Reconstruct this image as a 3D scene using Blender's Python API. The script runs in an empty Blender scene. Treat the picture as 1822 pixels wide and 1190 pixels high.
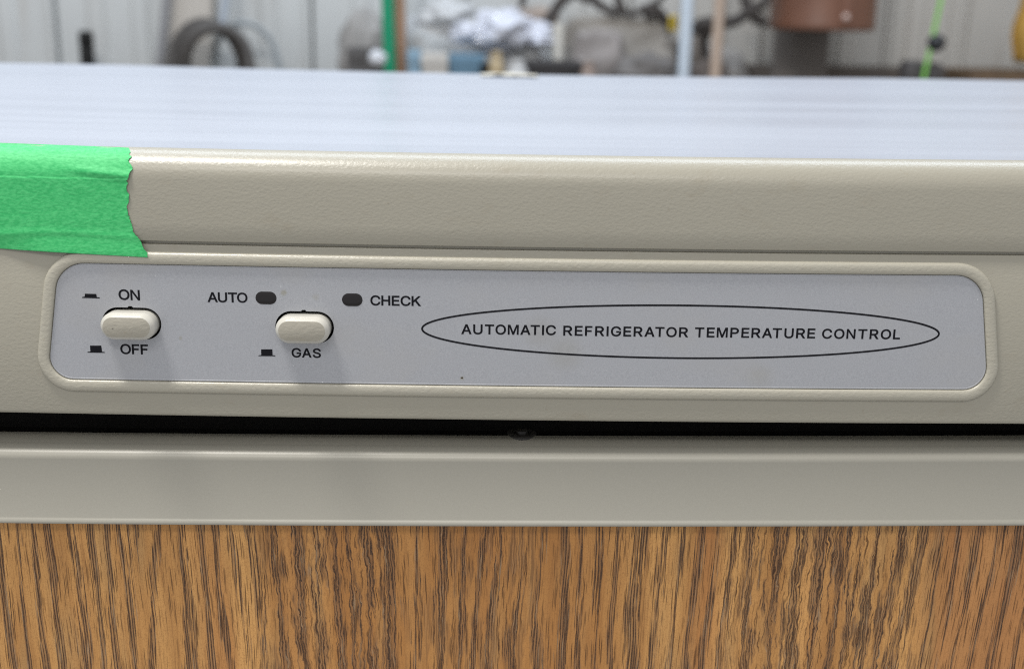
import bpy, bmesh, math, random
from mathutils import Vector, Matrix, noise

rnd = random.Random(7)
SC = bpy.context.scene
COL = SC.collection
R = math.radians

# ------------------------------------------------------------------ camera
PW, PH, FPX = 1822.0, 1190.0, 2100.0
PITCH, YAW, ROLL, DIST = math.atan(584 / 2100.0), 0.021, 0.0185, 0.42
ORI = Vector((0, 0, 1.30))                       # centre of the control label
FW = Vector((math.sin(YAW) * math.cos(PITCH), math.cos(YAW) * math.cos(PITCH), -math.sin(PITCH)))
R0 = FW.cross(Vector((0, 0, 1))).normalized()
U0 = R0.cross(FW)
RT = math.cos(ROLL) * R0 + math.sin(ROLL) * U0
UP = RT.cross(FW)
CAM = ORI - DIST * FW
cd = bpy.data.cameras.new('camera')
cam = bpy.data.objects.new('camera', cd)
COL.objects.link(cam)
mw = Matrix((RT, UP, -FW)).transposed().to_4x4()
mw.translation = CAM
cam.matrix_world = mw
cd.sensor_width = 36.0
cd.lens = 36.0 * FPX / PW
cd.clip_start = 0.01
cd.clip_end = 60
cd.dof.use_dof = True
cd.dof.focus_distance = 0.431
cd.dof.aperture_fstop = 8.5
SC.camera = cam

# ------------------------------------------------------------------ light
w = bpy.data.worlds.new('World')
SC.world = w
w.use_nodes = True
bg = w.node_tree.nodes['Background']
bg.inputs[0].default_value = (0.97, 0.98, 1.0, 1)
bg.inputs[1].default_value = 0.50


def area(name, loc, target, sx, sy, power, col):
    l = bpy.data.lights.new(name, 'AREA')
    l.shape = 'RECTANGLE'
    l.size, l.size_y = sx, sy
    l.energy = power
    l.color = col
    o = bpy.data.objects.new(name, l)
    COL.objects.link(o)
    o.location = loc
    d = Vector(target) - Vector(loc)
    o.rotation_euler = d.to_track_quat('-Z', 'Y').to_euler()
    return o


area('ceiling_lamp', (-0.58, -0.21, 3.0), (-0.58, -0.2, 0), 0.40, 0.26, 26, (1.0, 0.97, 0.92))
area('tube_lamp', (-0.2, -1.6, 3.0), (-0.1, -1.2, 0), 1.2, 0.3, 12, (1.0, 0.97, 0.93))
area('skylight_lamp', (0.0, 1.3, 3.1), (0.0, 1.0, 0), 3.0, 0.9, 36, (0.76, 0.87, 1.0))
SC.view_settings.view_transform = 'Standard'
SC.view_settings.look = 'None'
SC.view_settings.exposure = 0.30
SC.view_settings.gamma = 1.0
try:
    SC.cycles.use_denoising = False
    SC.cycles.filter_width = 1.05
    SC.cycles.max_bounces = 8
except Exception:
    pass

# ------------------------------------------------------------------ pixel -> place
TILT = R(3)
VX, VV, VN = Vector((1, 0, 0)), Vector((0, math.sin(TILT), math.cos(TILT))), Vector((0, -math.cos(TILT), math.sin(TILT)))


def bow(x):                                       # the old cabinet front sags a little in the middle
    return 0.0008 * min((x / 0.182) ** 2, 2.5)


def ray(px, py):
    return FW + RT * ((px - PW / 2) / FPX) - UP * ((py - PH / 2) / FPX)


def uv(px, py, n=0.0):                            # millimetres on the fascia face
    d = ray(px, py)
    p0 = ORI + VN * (n / 1000)
    p = CAM + d * ((p0 - CAM).dot(VN) / d.dot(VN)) - ORI
    return p.dot(VX) * 1000, (p.dot(VV) - bow(p.dot(VX))) * 1000


def at(px, py, y):                                # point of a pixel's ray at depth y
    d = ray(px, py)
    return CAM + d * ((y - CAM.y) / d.y)


def fas(u, v, n):                                 # fascia millimetres -> world
    p = ORI + VX * (u / 1000) + VV * (v / 1000) + VN * (n / 1000)
    p.z += bow(p.x)
    return p


DPIV = Vector((0, 0, 1.256))
DROT = Matrix.Rotation(-0.0078, 3, 'Y')


def dor(x, y, z):                                 # door metres (z from the top edge of the door) -> world; the door hangs a little askew
    p = DROT @ Vector((x, y, z)) + DPIV
    p.z += bow(p.x)
    return p


# ------------------------------------------------------------------ object helpers
def link(name, me, mat=None, parent=None):
    o = bpy.data.objects.new(name, me)
    COL.objects.link(o)
    if mat:
        me.materials.append(mat)
    if parent:
        o.parent = parent
    return o


def build(name, vs, fs, mat, parent=None, smooth=True, ang=35, recalc=True):
    me = bpy.data.meshes.new(name)
    me.from_pydata([tuple(v) for v in vs], [], fs)
    if recalc:
        bm = bmesh.new(); bm.from_mesh(me)
        bmesh.ops.recalc_face_normals(bm, faces=bm.faces)
        bm.to_mesh(me); bm.free()
    if smooth:
        me.shade_smooth()
        me.set_sharp_from_angle(angle=R(ang))
    me.update()
    return link(name, me, mat, parent)


def build_bm(name, bm, mat, parent=None, smooth=True, ang=35):
    bmesh.ops.recalc_face_normals(bm, faces=bm.faces)
    me = bpy.data.meshes.new(name)
    bm.to_mesh(me); bm.free()
    if smooth:
        me.shade_smooth()
        me.set_sharp_from_angle(angle=R(ang))
    return link(name, me, mat, parent)


def empty(name, loc, label=None, cat=None, group=None):
    o = bpy.data.objects.new(name, None)
    o.empty_display_size = 0.05
    COL.objects.link(o)
    o.location = loc
    tag(o, label, cat, group)
    return o


def tag(o, label=None, cat=None, group=None, kind=None):
    if label: o['label'] = label
    if cat: o['category'] = cat
    if group: o['group'] = group
    if kind: o['kind'] = kind
    return o


def keep(o, parent):                              # parent without moving
    o.parent = parent
    o.matrix_parent_inverse = Matrix.Translation(-Vector(parent.location))
    return o


def loops_faces(nl, nv, closed=True):
    fs = []
    for i in range(nl - 1):
        for j in range(nv if closed else nv - 1):
            k = (j + 1) % nv
            fs.append((i * nv + j, i * nv + k, (i + 1) * nv + k, (i + 1) * nv + j))
    return fs


def lathe_bm(profile, seg=32, cx=0, cy=0, cz=0, cap=True, bm=None):
    bm = bm or bmesh.new()
    rings = []
    for r, z in profile:
        rings.append([bm.verts.new((cx + r * math.cos(2 * math.pi * k / seg), cy + r * math.sin(2 * math.pi * k / seg), cz + z)) for k in range(seg)])
    for a, b in zip(rings, rings[1:]):
        for k in range(seg):
            bm.faces.new((a[k], a[(k + 1) % seg], b[(k + 1) % seg], b[k]))
    if cap:
        bm.faces.new(rings[0]); bm.faces.new(rings[-1])
    return bm


def tube_bm(pts, rad, seg=10, bm=None, cap=True):
    bm = bm or bmesh.new()
    pts = [Vector(p) for p in pts]
    rings = []
    for i, p in enumerate(pts):
        t = (pts[min(i + 1, len(pts) - 1)] - pts[max(i - 1, 0)]).normalized()
        a = t.cross(Vector((0, 1, 0.2)))
        if a.length < 1e-4: a = t.cross(Vector((1, 0, 0)))
        a.normalize(); b = t.cross(a)
        r = rad[i] if isinstance(rad, (list, tuple)) else rad
        rings.append([bm.verts.new(p + a * (r * math.cos(2 * math.pi * k / seg)) + b * (r * math.sin(2 * math.pi * k / seg))) for k in range(seg)])
    for x, y in zip(rings, rings[1:]):
        for k in range(seg):
            bm.faces.new((x[k], x[(k + 1) % seg], y[(k + 1) % seg], y[k]))
    if cap:
        bm.faces.new(rings[0]); bm.faces.new(rings[-1])
    return bm


def box_bm(x0, x1, y0, y1, z0, z1, bev=0.0, bm=None, seg=2):
    b = bmesh.new()
    bmesh.ops.create_cube(b, size=1)
    for v in b.verts:
        v.co = Vector((x0 + (v.co.x + .5) * (x1 - x0), y0 + (v.co.y + .5) * (y1 - y0), z0 + (v.co.z + .5) * (z1 - z0)))
    if bev:
        bmesh.ops.bevel(b, geom=list(b.edges), offset=bev, segments=seg, affect='EDGES', profile=0.5)
    if bm is None:
        return b
    me = bpy.data.meshes.new('tmp'); b.to_mesh(me); b.free(); bm.from_mesh(me); bpy.data.meshes.remove(me)
    return bm


# ------------------------------------------------------------------ materials
class NT:
    def __init__(s, name):
        s.m = bpy.data.materials.new(name); s.m.use_nodes = True
        s.t = s.m.node_tree; s.p = s.t.nodes['Principled BSDF']
        s._obj = None

    def n(s, kind, **kw):
        nd = s.t.nodes.new(kind)
        for k, v in kw.items(): setattr(nd, k, v)
        return nd

    def l(s, a, b): s.t.links.new(a, b)

    def put(s, sock, v):
        if hasattr(v, 'is_output') or isinstance(v, bpy.types.NodeSocket): s.l(v, sock)
        else: sock.default_value = v

    def obj(s):
        if s._obj is None: s._obj = s.n('ShaderNodeTexCoord').outputs['Object']
        return s._obj

    def math(s, op, a, b=None, c=None, clamp=False):
        nd = s.n('ShaderNodeMath', operation=op); nd.use_clamp = clamp
        s.put(nd.inputs[0], a)
        if b is not None: s.put(nd.inputs[1], b)
        if c is not None: s.put(nd.inputs[2], c)
        return nd.outputs[0]

    def ss(s, x, lo, hi):
        nd = s.n('ShaderNodeMapRange', interpolation_type='SMOOTHSTEP')
        s.put(nd.inputs[0], x); nd.inputs[1].default_value = lo; nd.inputs[2].default_value = hi
        return nd.outputs[0]

    def scale(s, v, sc, off=(0, 0, 0)):
        nd = s.n('ShaderNodeMapping'); s.l(v, nd.inputs[0])
        nd.inputs['Scale'].default_value = sc; nd.inputs['Location'].default_value = off
        return nd.outputs[0]

    def noise(s, v, sc=1.0, detail=2.0, rough=0.5, dist=0.0):
        nd = s.n('ShaderNodeTexNoise'); s.l(v, nd.inputs['Vector'])
        nd.inputs['Scale'].default_value = sc; nd.inputs['Detail'].default_value = detail
        nd.inputs['Roughness'].default_value = rough; nd.inputs['Distortion'].default_value = dist
        return nd.outputs[0]

    def voro(s, v, sc=1.0, feature='F1', rnd_=1.0, out='Distance'):
        nd = s.n('ShaderNodeTexVoronoi', feature=feature); s.l(v, nd.inputs['Vector'])
        nd.inputs['Scale'].default_value = sc; nd.inputs['Randomness'].default_value = rnd_
        return nd.outputs[out]

    def mix(s, f, a, b, mode='MIX'):
        nd = s.n('ShaderNodeMix', data_type='RGBA', blend_type=mode)
        s.put(nd.inputs[0], f); s.put(nd.inputs[6], a if not isinstance(a, tuple) else (*a[:3], 1)); s.put(nd.inputs[7], b if not isinstance(b, tuple) else (*b[:3], 1))
        return nd.outputs[2]

    def xyz(s, v):
        nd = s.n('ShaderNodeSeparateXYZ'); s.l(v, nd.inputs[0]); return nd.outputs

    def comb(s, x, y, z):
        nd = s.n('ShaderNodeCombineXYZ')
        for i, q in enumerate((x, y, z)): s.put(nd.inputs[i], q)
        return nd.outputs[0]

    def bump(s, h, strength, dist):
        nd = s.n('ShaderNodeBump'); nd.inputs['Strength'].default_value = strength; nd.inputs['Distance'].default_value = dist
        s.l(h, nd.inputs['Height']); s.l(nd.outputs[0], s.p.inputs['Normal'])
        return nd

    def base(s, c): s.put(s.p.inputs['Base Color'], c if not isinstance(c, tuple) else (*c[:3], 1))

    def pr(s, rough=None, spec=None, metal=None, coat=None):
        if rough is not None: s.put(s.p.inputs['Roughness'], rough)
        if spec is not None: s.p.inputs['Specular IOR Level'].default_value = spec
        if metal is not None: s.p.inputs['Metallic'].default_value = metal
        if coat is not None: s.p.inputs['Coat Weight'].default_value = coat


def plain(name, col, rough=0.5, var=0.12, sc=40.0, metal=0.0, spec=0.5, bump=0.0, coat=None):
    a = NT(name)
    nz = a.noise(a.obj(), sc, 4, 0.6)
    k = a.math('MULTIPLY_ADD', nz, 2 * var, 1 - var)
    m = a.n('ShaderNodeMix', data_type='RGBA', blend_type='MULTIPLY')
    m.inputs[0].default_value = 1
    m.inputs[6].default_value = (*col, 1); a.l(k, m.inputs[7])
    a.base(m.outputs[2]); a.pr(rough, spec, metal, coat)
    if bump: a.bump(nz, 0.5, bump)
    return a.m


def textured_plastic(name, col, gain=1.0, rough=0.42, fine=900.0):
    a = NT(name)
    o = a.obj()
    v = a.scale(o, (0.62, 1.0, 1.0))
    n1 = a.noise(v, fine, 3, 0.55, 0.6)
    c1 = a.voro(v, fine * 0.62, 'SMOOTH_F1')
    h = a.math('ADD', a.math('MULTIPLY', n1, 0.9), a.math('MULTIPLY', c1, 0.7))
    big = a.noise(o, 14, 3, 0.55)
    dirt = a.math('MAXIMUM', a.ss(a.noise(a.scale(o, (1, 1, 2)), 55, 5, 0.65), 0.56, 0.78), a.math('MULTIPLY', a.ss(a.noise(o, 330, 3, 0.7), 0.66, 0.74), 0.9))
    c = a.mix(a.math('MULTIPLY', big, 0.5), col, tuple(q * 0.86 for q in col))
    c = a.mix(a.math('MULTIPLY', dirt, 0.32), c, (col[0] * 0.75, col[1] * 0.66, col[2] * 0.55))
    a.base(c); a.pr(rough, 0.45, None, 0.25)
    a.p.inputs['Coat Roughness'].default_value = 0.24
    a.bump(h, 0.55 * gain, 0.00022)
    return a.m


M = {}
BEIGE = (0.356, 0.337, 0.277)
M['fascia'] = textured_plastic('fascia_plastic', BEIGE, 0.8, 0.34, 1800)
M['frame'] = textured_plastic('frame_plastic', (0.435, 0.413, 0.343), 1.1, 0.33, 1500)
M['button'] = plain('button_plastic', (0.60, 0.585, 0.53), 0.22, 0.03, 60, spec=0.55)
M['bface'] = textured_plastic('button_face_plastic', (0.385, 0.362, 0.302), 1.2, 0.5, 1200)
M['ink'] = plain('print_ink', (0.008, 0.008, 0.011), 0.6, 0.2, 900, spec=0.12)
M['lens'] = plain('indicator_lens_plastic', (0.012, 0.010, 0.011), 0.22, 0.2, 300, spec=0.4)
M['black'] = plain('black_plastic', (0.012, 0.012, 0.012), 0.6, 0.2, 100, spec=0.2)
M['cab'] = plain('cabinet_paint', (0.42, 0.41, 0.37), 0.5, 0.06, 8)
M['dark'] = plain('dark_foam', (0.02, 0.019, 0.018), 0.9, 0.2, 100, spec=0.1)


def label_mat():
    a = NT('label_foil')
    o = a.obj()
    sp = a.noise(o, 2300, 2, 0.6)
    cl = a.noise(a.scale(o, (1, 1, 1.5)), 24, 4, 0.55)
    c = a.mix(a.ss(sp, 0.2, 0.8), (0.348, 0.358, 0.386), (0.430, 0.442, 0.472))
    c = a.mix(a.math('MULTIPLY', a.ss(cl, 0.5, 0.72), 0.28), c, (0.41, 0.40, 0.385))
    x, y, z = a.xyz(o)
    for (px, py, r, k) in ((505, 520, 1.6, .55), (562, 528, 1.7, .25), (322, 601, .9, .35), (822, 672, 1.0, .5), (960, 590, 8, .18), (1005, 628, 9, .2), (1350, 672, 7, .14)):
        u, v = uv(px, py)
        p = fas(u, v, 0)
        dx = a.math('SUBTRACT', x, p.x); dz = a.math('SUBTRACT', z, p.z)
        d = a.math('SQRT', a.math('ADD', a.math('MULTIPLY', dx, dx), a.math('MULTIPLY', dz, dz)))
        d = a.math('ADD', d, a.math('MULTIPLY_ADD', a.noise(o, 900, 2), 0.0012, -0.0006))
        f = a.math('MULTIPLY', a.math('SUBTRACT', 1.0, a.ss(d, r * 0.0002, r * 0.001)), k)
        c = a.mix(f, c, (0.27, 0.25, 0.17))
    fl = a.math('GREATER_THAN', a.voro(o, 260, 'F1', 1.0, 'Distance'), -1)
    dots = a.math('MULTIPLY', a.math('SUBTRACT', 1.0, a.ss(a.voro(a.scale(o, (1, .3, 1)), 95), 0.012, 0.03)), 0.6)
    c = a.mix(dots, c, (0.75, 0.76, 0.78))
    a.base(c); a.pr(0.42, 0.5, 0.15)
    a.bump(sp, 0.15, 0.00006)
    return a.m


M['label'] = label_mat()


def top_mat():
    a = NT('top_sheet_paint')
    o = a.obj()
    st = a.noise(a.scale(o, (2.2, 34, 1)), 1.0, 4, 0.5)
    sp = a.noise(o, 420, 3, 0.6)
    c = a.mix(a.ss(st, 0.3, 0.7), (0.345, 0.375, 0.44), (0.375, 0.405, 0.47))
    c = a.mix(a.math('MULTIPLY', a.ss(sp, 0.62, 0.75), 0.35), c, (0.24, 0.25, 0.28))
    a.base(c)
    a.pr(a.math('MULTIPLY_ADD', st, 0.16, 0.24), 0.5)
    a.bump(st, 0.02, 0.001)
    return a.m


M['top'] = top_mat()


def trim_mat():
    a = NT('trim_satin_paint')
    o = a.obj()
    sp = a.noise(o, 1500, 2, 0.6)
    big = a.noise(o, 9, 2)
    c = a.mix(sp, (0.302, 0.290, 0.247), (0.354, 0.341, 0.293))
    c = a.mix(a.math('MULTIPLY', big, 0.25), c, (0.265, 0.255, 0.228))
    a.base(c); a.pr(0.36, 0.5, 0.05)
    a.bump(sp, 0.10, 0.00005)
    return a.m


M['trim'] = trim_mat()


def wood_mat():
    a = NT('oak_laminate')
    x, y, z = a.xyz(a.obj())
    z = a.math('SUBTRACT', z, 1.20)
    def hump(c0, w_):
        return a.math('SUBTRACT', 1.0, a.ss(a.math('ABSOLUTE', a.math('SUBTRACT', x, c0)), w_ * .45, w_))
    lean = a.math('MULTIPLY', a.math('MULTIPLY', a.math('SUBTRACT', x, .012), z), -0.13)
    wan = a.math('MULTIPLY_ADD', a.noise(a.comb(a.math('MULTIPLY', x, 18.0), a.math('MULTIPLY', z, 11.0), 0.0), 1.0, 2), 0.006, -0.003)
    wild = a.math('MAXIMUM', a.math('MAXIMUM', hump(-.066, .034), hump(.122, .05)), a.math('MULTIPLY', hump(-.01, .03), .5))
    wild = a.math('MAXIMUM', wild, 0.07)
    w1 = a.math('MULTIPLY_ADD', a.noise(a.comb(a.math('MULTIPLY', x, 420.0), a.math('MULTIPLY', z, 190.0), 3.1), 1.0, 3), 0.0026, -0.0013)
    xw = a.math('ADD', a.math('ADD', x, lean), a.math('ADD', wan, a.math('MULTIPLY', w1, wild)))
    def g(sx, sz, seed, detail=3, rough=0.55):
        return a.noise(a.comb(a.math('MULTIPLY', xw, sx), a.math('MULTIPLY', z, sz), seed), 1.0, detail, rough)
    c = a.mix(a.ss(g(75, 5, 1.0), 0.32, 0.68), (0.50, 0.243, 0.076), (0.75, 0.405, 0.138))
    c = a.mix(a.math('MULTIPLY', a.ss(g(30, 3, 7.0, 2), 0.5, 0.72), 0.6), c, (0.50, 0.19, 0.062))
    c = a.mix(a.math('MULTIPLY', hump(-.02, .085), .55), c, (0.43, 0.178, 0.046))
    c = a.mix(a.math('MULTIPLY', a.ss(x, .158, .172), .50), c, (0.46, 0.185, 0.075))
    c = a.mix(a.math('MULTIPLY', a.ss(g(90, 11, 8.0, 2), 0.52, 0.72), 0.5), c, (0.52, 0.32, 0.135))
    c = a.mix(a.math('MULTIPLY', a.ss(g(2100, 40, 2.0, 2), 0.5, 0.66), 0.38), c, (0.27, 0.115, 0.036))
    # late-wood bands: a soft brown tint carrying many thin dark lines
    ph = a.math('ADD', a.math('MULTIPLY', xw, 830.0), a.math('MULTIPLY', g(30, 5.0, 4.0, 2), 22.0))
    rag = a.math('MULTIPLY_ADD', g(1150, 27, 15.0, 3, 0.7), 6.6, -3.3)
    amp = a.math('MULTIPLY_ADD', g(75, 8, 16.0, 2), 3.0, -1.65)
    band = a.ss(a.math('ADD', a.math('ADD', a.math('SINE', ph), rag), amp), 0.25, 0.50)
    band = a.math('MAXIMUM', band, a.math('MULTIPLY', wild, a.ss(g(260, 30, 21.0, 3, 0.6), 0.47, 0.60)))
    c = a.mix(a.math('MULTIPLY', band, 0.50), c, (0.17, 0.10, 0.066))
    lines = a.ss(a.math('ADD', a.math('SINE', a.math('ADD', a.math('MULTIPLY', xw, 6300.0), a.math('MULTIPLY', g(240, 20, 31.0, 2), 16.0))), a.math('MULTIPLY_ADD', g(500, 26, 33.0, 2), 2.4, -1.2)), -.05, .35)
    lines2 = a.ss(g(2300, 34, 6.0, 2), 0.53, 0.60)
    ln = a.math('MULTIPLY', band, a.math('MAXIMUM', lines, a.math('MULTIPLY', lines2, 0.8)))
    c = a.mix(a.math('MULTIPLY', ln, 0.9), c, (0.042, 0.025, 0.018))
    lite = a.math('MULTIPLY', band, a.ss(g(1900, 50, 26.0, 2), 0.58, 0.66))
    c = a.mix(a.math('MULTIPLY', lite, 0.6), c, (0.50, 0.34, 0.20))
    bm_ = ln
    hs = None
    for (sx, sz, sd, lo, hi, k) in ((560, 16, 1.0, .085, .135, 1.0), (800, 26, 8.0, .13, .18, 1.0), (1100, 40, 5.0, .18, .25, .95), (1500, 70, 2.0, .2, .3, .7)):
        d = a.voro(a.comb(a.math('MULTIPLY', xw, sx), a.math('MULTIPLY', z, sz), sd), 1.0)
        m_ = a.math('MULTIPLY', a.math('SUBTRACT', 1.0, a.ss(d, lo, hi)), k)
        dens = a.ss(g(48, 7, sd + 11.0, 2), 0.34, 0.54)
        m_ = a.math('MULTIPLY', m_, a.math('MULTIPLY_ADD', dens, 0.5, 0.5))
        hs = m_ if hs is None else a.math('MAXIMUM', hs, m_)
    c = a.mix(a.math('MULTIPLY', hs, 0.88), c, (0.066, 0.028, 0.011))
    sp = a.noise(a.scale(a.obj(), (1.0, 1.0, .6)), 2600, 2, 0.6)
    c = a.mix(a.math('MULTIPLY', a.ss(sp, 0.48, 0.66), 0.42), c, (0.30, 0.135, 0.045))
    a.base(c); a.pr(0.5, 0.35)
    hb = a.math('SUBTRACT', 1.0, a.math('MAXIMUM', hs, bm_))
    a.bump(hb, 0.3, 0.0001)
    return a.m


M['wood'] = wood_mat()


def tape_mat():
    a = NT('green_crepe_paper')
    o = a.obj()
    cr = a.noise(a.scale(o, (0.55, 1, 1.25)), 1050, 3, 0.6, 0.3)
    big = a.noise(a.scale(o, (0.7, 1, 1.5)), 120, 3, 0.6)
    c = a.mix(a.ss(cr, 0.3, 0.7), (0.036, 0.44, 0.13), (0.10, 0.61, 0.215))
    c = a.mix(a.math('MULTIPLY', big, 0.35), c, (0.02, 0.40, 0.12))
    a.base(c); a.pr(0.55, 0.35)
    a.p.inputs['Subsurface Weight'].default_value = 0.0
    a.bump(a.math('ADD', cr, a.math('MULTIPLY', big, 0.8)), 0.6, 0.00022)
    return a.m


M['tape'] = tape_mat()

# ================================================================== SETTING
floor = build('floor', [(-4, -3, 0), (4, -3, 0), (4, 2.6, 0), (-4, 2.6, 0)], [(0, 1, 2, 3)], plain('floor_concrete', (0.45, 0.44, 0.42), 0.7, 0.15, 6), smooth=False)
tag(floor, kind='structure')
YW = 2.36
wall_m = NT('wall_sheet_paint')
_n = wall_m.noise(wall_m.obj(), 5, 4, 0.6)
_s = wall_m.noise(wall_m.scale(wall_m.obj(), (22, 22, 3)), 1.0, 3)
_c = wall_m.mix(_n, (0.50, 0.515, 0.515), (0.63, 0.645, 0.64))
_c = wall_m.mix(wall_m.math('MULTIPLY', wall_m.ss(wall_m.math('ADD', wall_m.xyz(wall_m.obj())[0], wall_m.math('MULTIPLY', _n, .6)), .2, .9), .75), _c, (0.50, 0.465, 0.415))
wall_m.base(wall_m.mix(wall_m.math('MULTIPLY', wall_m.ss(_s, .5, .8), .55), _c, (0.40, 0.365, 0.325)))
wall_m.pr(0.45, 0.4)
wall = build('wall', [(-3, YW + .02, 0), (3, YW + .02, 0), (3, YW + .02, 3.2), (-3, YW + .02, 3.2), (-3, YW + .12, 0), (3, YW + .12, 0), (3, YW + .12, 3.2), (-3, YW + .12, 3.2)],
             [(0, 1, 2, 3), (4, 5, 6, 7), (0, 1, 5, 4), (3, 2, 6, 7), (0, 3, 7, 4), (1, 2, 6, 5)], plain('wall_stud_timber', (0.18, 0.15, 0.12), 0.8), smooth=False)
tag(wall, kind='structure')
edges_px = [-700, -420, -150, 102, 330, 556, 830, 1120, 1352, 1583, 1716, 1990, 2260, 2560]
xs = [at(px, 70, YW).x for px in edges_px]
xs = [-2.95] + [q for q in xs if -2.9 < q < 2.9] + [2.95]
for x0, x1 in zip(xs, xs[1:]):
    bm = bmesh.new()
    wdt = x1 - x0
    prof = [(x0 + .002, .02), (x0 + .002, .004), (x0 + .008, 0.0)]
    for fr in (0.32, 0.66):
        c0 = x0 + wdt * fr
        prof += [(c0 - .022, 0.0), (c0 - .014, -.008), (c0 + .014, -.008), (c0 + .022, 0.0)]
    prof += [(x1 - .016, 0.0), (x1 - .012, -.010), (x1 - .003, -.010), (x1 - .002, .02)]
    a_ = [bm.verts.new((x, YW + y, 0.0)) for x, y in prof]
    b_ = [bm.verts.new((x, YW + y, 3.2)) for x, y in prof]
    for i in range(len(prof) - 1):
        bm.faces.new((a_[i], a_[i + 1], b_[i + 1], b_[i]))
    build_bm('wall_panel', bm, wall_m.m, wall, smooth=False)

# ================================================================== REFRIGERATOR
fr = empty('refrigerator', (0.0035, 0.26, 0), 'beige refrigerator with a control strip and an oak-grained door', 'refrigerator')
XC = 3.7                                           # centre of the front, mm
HWF = 455.0                                        # half width, mm
US = [XC - HWF + 2 * HWF * i / 48 for i in range(49)]

# fascia: profile swept along the width; the lower face carries the two button holes
crest = uv(911, 275, -10)[1]
prof = [(crest - .2, -60), (crest - .2, -40), (crest - .15, -12)]
for k in range(0, 11):                             # rounded top edge
    t = k / 10 * math.pi / 2
    prof.append((crest - 10.2 + 10.2 * math.cos(t), -9.5 + 10.3 * math.sin(t)))
prof += [(46, 1.0), (38, 1.05), (31.9, 1.0), (31.5, .8), (31.3, .1), (31.2, -1.2), (30.35, -1.2), (30.1, -.1), (29.9, 0)]
vs, fs = [], []
for v, n in prof:
    for u in US: vs.append(fas(u, v, n))
fs = loops_faces(len(prof), len(US), False)
fascia = build('fascia', vs, fs, M['fascia'], None, ang=50)
keep(fascia, fr)


def stadium(cu, cv, hw, r, ins=0.0, seg=14):
    pts = []
    rr = r - ins; a = hw - r
    for k in range(seg + 1):
        t = -math.pi / 2 + math.pi * k / seg
        pts.append((cu + a + rr * math.cos(t), cv + rr * math.sin(t)))
    for k in range(seg + 1):
        t = math.pi / 2 + math.pi * k / seg
        pts.append((cu - a + rr * math.cos(t), cv + rr * math.sin(t)))
    return pts


def notch(pts, cu, top, w_=1.0, h=.5):             # small moulding nick in the upper edge of a hole
    out = []
    for i, p in enumerate(pts):
        out.append(p)
        q = pts[(i + 1) % len(pts)]
        if abs(p[1] - top) < .01 and abs(q[1] - top) < .01 and p[0] > cu > q[0]:
            out += [(cu + w_, top), (cu + w_ * .5, top + h), (cu - w_ * .5, top + h), (cu - w_, top)]
    return out


HR = 5.72
HC = []
for (pxl, pxr, pyt) in ((182, 287.6, 546.8), (490, 594.5, 553.5)):
    ul = uv(pxl, pyt + 28.5)[0]; ur = uv(pxr, pyt + 28.5)[0]
    vt = uv((pxl + pxr) / 2, pyt)[1]
    HC.append(((ul + ur) / 2, vt - HR, (ur - ul) / 2))
holes = [notch(stadium(cu, cv, hw, HR), cu - .2, cv + HR) for cu, cv, hw in HC]


def filled(outer, inner, n, bm):
    es = []
    for lp in [outer] + inner:
        vv = [bm.verts.new((u, v, n)) for u, v in lp]
        for i in range(len(vv)): es.append(bm.edges.new((vv[i], vv[(i + 1) % len(vv)])))
    bmesh.ops.triangle_fill(bm, use_beauty=True, use_dissolve=False, edges=es, normal=(0, 0, 1))
    return bm


def to_fascia(bm):
    for v in bm.verts: v.co = fas(v.co.x, v.co.y, v.co.z)
    return bm


bm = bmesh.new()
o_ = [(u, 29.9) for u in US] + [(u, -30.6) for u in reversed(US)]
filled(o_, holes, 0.0, bm)
low = [(-30.6, 0.0), (-31.3, -.15), (-31.85, -.6), (-32.05, -1.3), (-32.05, -32.0), (-20, -32)]
ring = []
for v, n in low: ring.append([bm.verts.new((u, v, n)) for u in US])
for a_, b_ in zip(ring, ring[1:]):
    for k in range(len(US) - 1): bm.faces.new((a_[k], a_[k + 1], b_[k + 1], b_[k]))
bmesh.ops.remove_doubles(bm, verts=bm.verts, dist=0.001)
me = bpy.data.meshes.new('fascia_low')
to_fascia(bm); bmesh.ops.recalc_face_normals(bm, faces=bm.faces); bm.to_mesh(me); bm.free()
bm = bmesh.new(); bm.from_mesh(fascia.data); bm.from_mesh(me)
bmesh.ops.remove_doubles(bm, verts=bm.verts, dist=1e-6)
for f_ in bm.faces:
    if f_.normal.dot(Vector((0, -1, .3))) < 0 and f_.normal.z > -.9: f_.normal_flip()
bm.to_mesh(fascia.data); bm.free(); bpy.data.meshes.remove(me)
fascia.data.shade_smooth(); fascia.data.set_sharp_from_angle(angle=R(40))

# wells behind the holes
for (cu, cv, hw), hp in zip(HC, holes):
    vs = [fas(u, v, .02) for u, v in hp] + [fas(u, v, -9) for u, v in hp]
    n_ = len(hp)
    o = build('button_well', vs, loops_faces(2, n_) + [tuple(range(n_, 2 * n_))], M['black'], smooth=False)
    keep(o, fr)


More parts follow.
